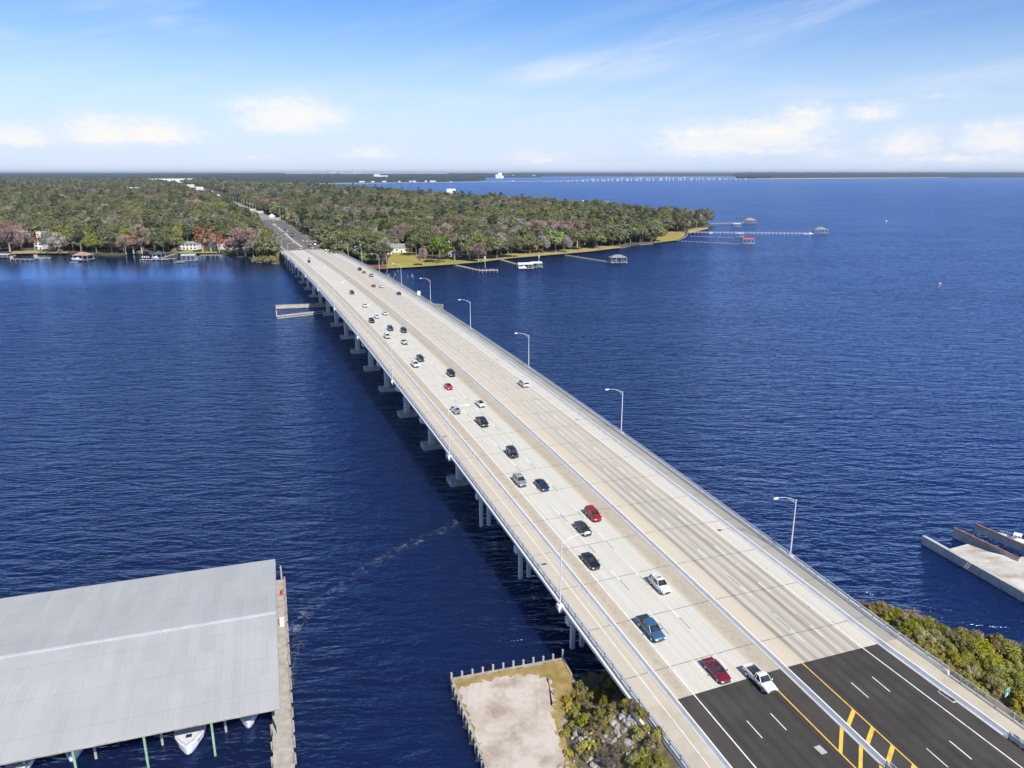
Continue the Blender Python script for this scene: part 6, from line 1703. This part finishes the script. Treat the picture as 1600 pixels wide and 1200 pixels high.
# ------------------------------------------------------------------ shrubs near the camera
def shrub_proto(kind, seed, H, Rr, n, s0, s1, stems=9):
    rg = np.random.default_rng(seed); nl = 18
    a = rg.uniform(0, 6.28, nl); q = np.sqrt(rg.uniform(0, 1.2, nl)); z = H * (.22 + .62 * np.clip(1 - q ** 2, 0, 1) * rg.uniform(.35, 1.15, nl) + .08)
    L = np.stack([np.cos(a) * q * Rr * .8, np.sin(a) * q * Rr * .8, z], 1); s = rg.uniform(.15, .34, nl) * Rr; sr = np.stack([s, s, s * 1.1], 1)
    k_ = rg.integers(0, nl, n); d = rg.normal(size=(n, 3)); d /= np.linalg.norm(d, axis=1, keepdims=True)
    C = L[k_] + d * sr[k_] * np.where(rg.uniform(size=n) < .75, rg.uniform(.7, 1.15, n), rg.uniform(.1, .8, n))[:, None]
    C[:, 2] = np.maximum(C[:, 2], .05)
    N = d * .85 + rg.normal(size=(n, 3)) * .42 + np.array([0, 0, .45]); N /= np.linalg.norm(N, axis=1, keepdims=True)
    S = rg.uniform(s0, s1, n); W = S * rg.uniform(.4, .7, n); twig = None
    if kind == 'twigbush': twig = d * .7 + np.array([0, 0, .9]) + rg.normal(size=(n, 3)) * .3; S = S * 2.2; W = S * .06
    fol = quads_mesh('foliage', C, N, S, W, LM[kind], None, None, twig)
    tk = MB()
    for i in range(stems):
        e = L[i % nl]; tk.tube([(rg.normal(0, .1), rg.normal(0, .1), -.3), (e[0] * .5, e[1] * .5, e[2] * .55), (e[0], e[1], e[2] * 1.05)], [.06, .04, .012], 5)
    sm = bpy.data.meshes.new('stems'); sm.from_pydata(tk.v, [], tk.f); sm.materials.append(M['bark_pale'] if kind == 'twigbush' else M['bark'])
    return fol, sm
SP = {}
for kind, H, Rr, n, s0, s1 in (('yellowbush', 1.5, 1.1, 2200, .05, .12), ('greenbush', 2.8, 1.9, 4200, .06, .14), ('olivebush', 2.4, 1.7, 3600, .06, .13), ('twigbush', 2.2, 1.5, 1500, .10, .22)):
    SP[kind] = [shrub_proto(kind, 70 + i, H, Rr, n, s0, s1) for i in range(3)]
SDESC = {'yellowbush': 'yellow-green shrub', 'greenbush': 'leafy green shrub', 'olivebush': 'dull olive-brown shrub', 'twigbush': 'bare brown twiggy shrub'}
sr_ = random.Random(31)
def shrub(kind, px, py, sc, where, group, zfix=None, tmin=None):
    z = 2.0 if zfix is None else zfix
    for _ in range(10):
        q = at(px, py, z)
        if zfix is not None: break
        z = max(-.2, near_h(q.x, q.y))
    if tmin is not None:
        s_, t_ = st(q); fl = .052 * max(0, 96.4 - s_); lim = (22.0 if kind == 'yellowbush' else 23.4) + fl + sc * (.9 if kind == 'yellowbush' else 1.3)
        if s_ > 112: return
        if t_ < lim: p_ = B(s_, lim - fl, 0); q = Vector((p_.x, p_.y, 0)); z = near_h(q.x, q.y)
        if z < -.15: return
        if (Vector((q.x, q.y)) - Vector((SIGN_P.x, SIGN_P.y))).length < 1.2 * sc + .4 or (q.y < SIGN_P.y and abs((q.x - q.y * SIGN_P.x / SIGN_P.y)) < 1.7 and q.y > SIGN_P.y - 6): return
    o = thing('shrub', '%s %s' % (SDESC[kind], where), 'shrub', (q.x, q.y, z), sr_.uniform(0, 6.28), '%ss %s' % (SDESC[kind], group)); o.scale = (sc * sr_.uniform(.85, 1.15), sc * sr_.uniform(.85, 1.15), sc)
    fol, sm = sr_.choice(SP[kind])
    for nm, me in (('stems', sm), ('foliage', fol)):
        c = bpy.data.objects.new(nm, me); COL.objects.link(c); c.parent = o
# right bank strip: from the rail end out to the right edge (base pixels)
SIGN_P = sgn.location.copy()
def band(n, x0, x1, f_low, f_high, kinds, scs, where, group):
    for i in range(n):
        px = x0 + (x1 - x0) * (i + sr_.random()) / n; lo, hi = f_low(px), f_high(px); py = hi + (lo - hi) * sr_.random()
        shrub(sr_.choice(kinds), px, py, sr_.uniform(*scs), where, group, tmin=24.6)
rail_y = lambda x: 960 + (x - 1345) * .67       # pixel line just outside the right rail (ground level behind it)
edge_y = lambda x: 945 + max(0, x - 1345) * .30
band(16, 1345, 1450, lambda x: rail_y(x) + 2, lambda x: edge_y(x) + 6, ['olivebush', 'yellowbush', 'greenbush', 'olivebush'], (.6, .95), 'at the tip of the right bank by the rail', 'at the tip of the right bank')
band(10, 1370, 1470, lambda x: edge_y(x) + 10, lambda x: edge_y(x) + 2, ['twigbush', 'twigbush', 'olivebush'], (.7, 1.0), 'along the water of the right bank', 'along the water of the right bank')
band(30, 1430, 1540, lambda x: rail_y(x), lambda x: edge_y(x) + 12, ['greenbush', 'olivebush', 'greenbush', 'yellowbush'], (.75, 1.1), 'in the middle of the right bank', 'in the middle of the right bank')
band(34, 1520, 1660, lambda x: rail_y(x) - 8, lambda x: edge_y(x) + 14, ['greenbush', 'greenbush', 'greenbush', 'olivebush'], (.9, 1.35), 'behind the green sign on the right bank', 'behind the green sign')
band(8, 1500, 1640, lambda x: edge_y(x) + 12, lambda x: edge_y(x) + 5, ['twigbush', 'olivebush'], (.8, 1.1), 'at the water edge behind the green sign', 'at the water edge behind the sign')
band(38, 1400, 1650, lambda x: rail_y(x) + 18, lambda x: rail_y(x) + 8, ['yellowbush'], (.5, .8), 'in the low fringe along the picket fence', 'along the picket fence')
# left bank: between the lot and the footpath
for kind, L in (('greenbush', [(905, 1076, .42), (934, 1082, .4), (900, 1112, .5), (955, 1075, .5), (915, 1130, .5), (938, 1120, .6), (1000, 1120, .45), (892, 1140, .35), (908, 1100, .5), (945, 1100, .55), (978, 1108, .5)]),
                ('olivebush', [(925, 1058, .4), (948, 1060, .6), (962, 1070, .7), (925, 1092, .55), (945, 1092, .5), (970, 1092, .6), (985, 1108, .6), (920, 1110, .55), (958, 1112, .5), (930, 1142, .5), (915, 1148, .45), (940, 1160, .45), (1003, 1122, .55), (1030, 1150, .5), (1002, 1152, .55), (1020, 1165, .6)]),
                ('yellowbush', [(890, 1110, .8), (893, 1125, .8), (900, 1090, .7), (922, 1170, .9), (910, 1172, .8), (932, 1176, .9), (1010, 1148, .9), (1025, 1152, .8), (998, 1152, .8), (884, 1150, .6), (888, 1180, .6), (885, 1098, .7), (903, 1128, .8), (950, 1130, .7)]),
                ('twigbush', [(955, 1058, .7), (970, 1062, .8), (930, 1070, .6), (945, 1185, .7), (955, 1195, .8), (962, 1180, .7), (990, 1112, .6), (925, 1122, .5), (950, 1175, .6)])):
    for px, py, sc in L: shrub(kind, px, py, sc, 'on the rocky bank left of the footpath', 'on the rocky bank left of the footpath')
for i in range(70):
    px = 895 + sr_.random() * 130; py = 1062 + sr_.random() * 125
    q = at(px, py, 2.5); s_, t_ = st(q)
    if t_ > -24.6 - 0: continue
    shrub(sr_.choice(['olivebush', 'yellowbush', 'twigbush', 'olivebush']), px, py, sr_.uniform(.22, .45), 'on the rocky bank left of the footpath', 'on the rocky bank left of the footpath')
cnt_ = 0
while cnt_ < 46:
    px, py = 985 + sr_.random() * 95, 1128 + sr_.random() * 90; z = 3.0
    for _ in range(8): q = at(px, py, z); z = near_h(q.x, q.y)
    s_, t_ = st(q)
    if not (-29.5 < t_ < -24.0) or s_ > 91.5: continue
    shrub(sr_.choice(['olivebush', 'yellowbush', 'greenbush', 'twigbush', 'yellowbush']), px, py, sr_.uniform(.30, .55), 'on the slope just below the footpath rail', 'on the slope just below the footpath rail'); cnt_ += 1
for i in range(26):
    px = 985 + sr_.random() * 95; py = 1180 + sr_.random() * 36
    if px > 985 + (py - 1100) * .72 + 30 or st(at(px, py, 4.0))[1] > -24.4: continue
    shrub(sr_.choice(['greenbush', 'olivebush', 'yellowbush']), px, py, sr_.uniform(.5, .8), 'at the bottom edge beside the footpath rail', 'at the bottom edge beside the footpath rail')
# scrub on the far bridgehead
for i in range(60):
    px = sr_.uniform(398, 446); f = (px - 398) / 48
    py = 410 - sr_.random() * (16 + 14 * f) + f * 2
    s_, t_ = st(at(px, py, 2))
    if t_ > -25: continue
    shrub(sr_.choice(['yellowbush', 'olivebush', 'olivebush']), px, py, sr_.uniform(1.2, 2.3), 'on the slope left of the far bridge end', 'left of the far bridge end', 1.6)
for i in range(18):
    shrub(sr_.choice(['olivebush', 'yellowbush']), *sr_.choice([(sr_.uniform(205, 230), 396), (sr_.uniform(345, 370), 398.5), (sr_.uniform(60, 110), 396), (sr_.uniform(265, 285), 395)]), sr_.uniform(1.0, 1.8), 'along the water on the left shore', 'along the water on the left shore', 1.2)

# boat wake: a thin trail of foam lying on the water
fm_ = bpy.data.materials.new('foam'); fm_.use_nodes = True; fm_.node_tree.nodes.clear(); h = G(fm_.node_tree)
uv = h.n('ShaderNodeUVMap').outputs[0]; u_, v_, _q = h.xyz(uv); tc = h.n('ShaderNodeTexCoord').outputs['Object']
fa = h.rng(h.noise(tc, .7, 8, .75, .6), .47, .70, 0.0, .40, True)
fa = h.m('MULTIPLY', fa, h.rng(h.m('ABSOLUTE', u_), .25, 1.0, 1.0, 0.0, True)); fa = h.m('MULTIPLY', fa, h.rng(h.noise(tc, .10, 3, .6), .38, .6, .15, 1.0))
df_ = h.n('ShaderNodeBsdfDiffuse'); df_.inputs['Color'].default_value = (.72, .77, .84, 1); tp_ = h.n('ShaderNodeBsdfTransparent')
mx_ = h.n('ShaderNodeMixShader'); h.link(fa, mx_.inputs[0]); h.link(tp_.outputs[0], mx_.inputs[1]); h.link(df_.outputs[0], mx_.inputs[2]); h.link(mx_.outputs[0], h.n('ShaderNodeOutputMaterial').inputs[0])
def foam(name, pix, widths, label):
    P = bez([at(x, y, .02) for x, y in pix], 8); vs, fs, uvs = [], [], []
    for i, p in enumerate(P):
        d = (P[min(i + 1, len(P) - 1)] - P[max(i - 1, 0)]).normalized(); n_ = Vector((-d.y, d.x, 0)); w_ = widths[0] + (widths[1] - widths[0]) * i / len(P)
        for u in (-1, 0, 1): q = p + n_ * u * w_; vs.append((q.x, q.y, .02)); uvs.append((u, i))
    for i in range(len(P) - 1):
        for j in (0, 1): fs.append((i * 3 + j, i * 3 + j + 1, i * 3 + j + 4, i * 3 + j + 3))
    me = bpy.data.meshes.new(name); me.from_pydata(vs, [], fs); ul = me.uv_layers.new(name='UVMap')
    for lp in me.loops: ul.data[lp.index].uv = uvs[lp.vertex_index]
    me.materials.append(fm_); o = bpy.data.objects.new(name, me); COL.objects.link(o); tag(o, label, 'foam', None, 'stuff')
foam('wake_foam', [(452, 1000), (470, 968), (500, 940), (545, 908), (600, 872), (640, 850), (690, 828), (735, 806)], (1.6, 2.2), 'pale curving boat wake on the water left of the bridge')
foam('wake_foam', [(448, 1090), (452, 1060), (458, 1030), (470, 1000)], (1.2, 1.6), 'faint foam beside the plank dock')

# ------------------------------------------------------------------ air
hz_ = MB(); hz_.box((0, 19500, 59), (80400, 45400, 126)); ho = hz_.build('haze', None or bpy.data.materials.new('haze_air'))
hm = ho.data.materials[0]; hm.use_nodes = True; hm.node_tree.nodes.clear(); h = G(hm.node_tree)
pv = h.n('ShaderNodeVolumePrincipled'); pv.inputs['Density'].default_value = HAZE_D; pv.inputs['Color'].default_value = (.66, .80, 1.0, 1); pv.inputs['Anisotropy'].default_value = .2
h.link(pv.outputs[0], h.n('ShaderNodeOutputMaterial').inputs['Volume'])
tag(ho, 'thin blue air haze over the river', 'haze', None, 'stuff')
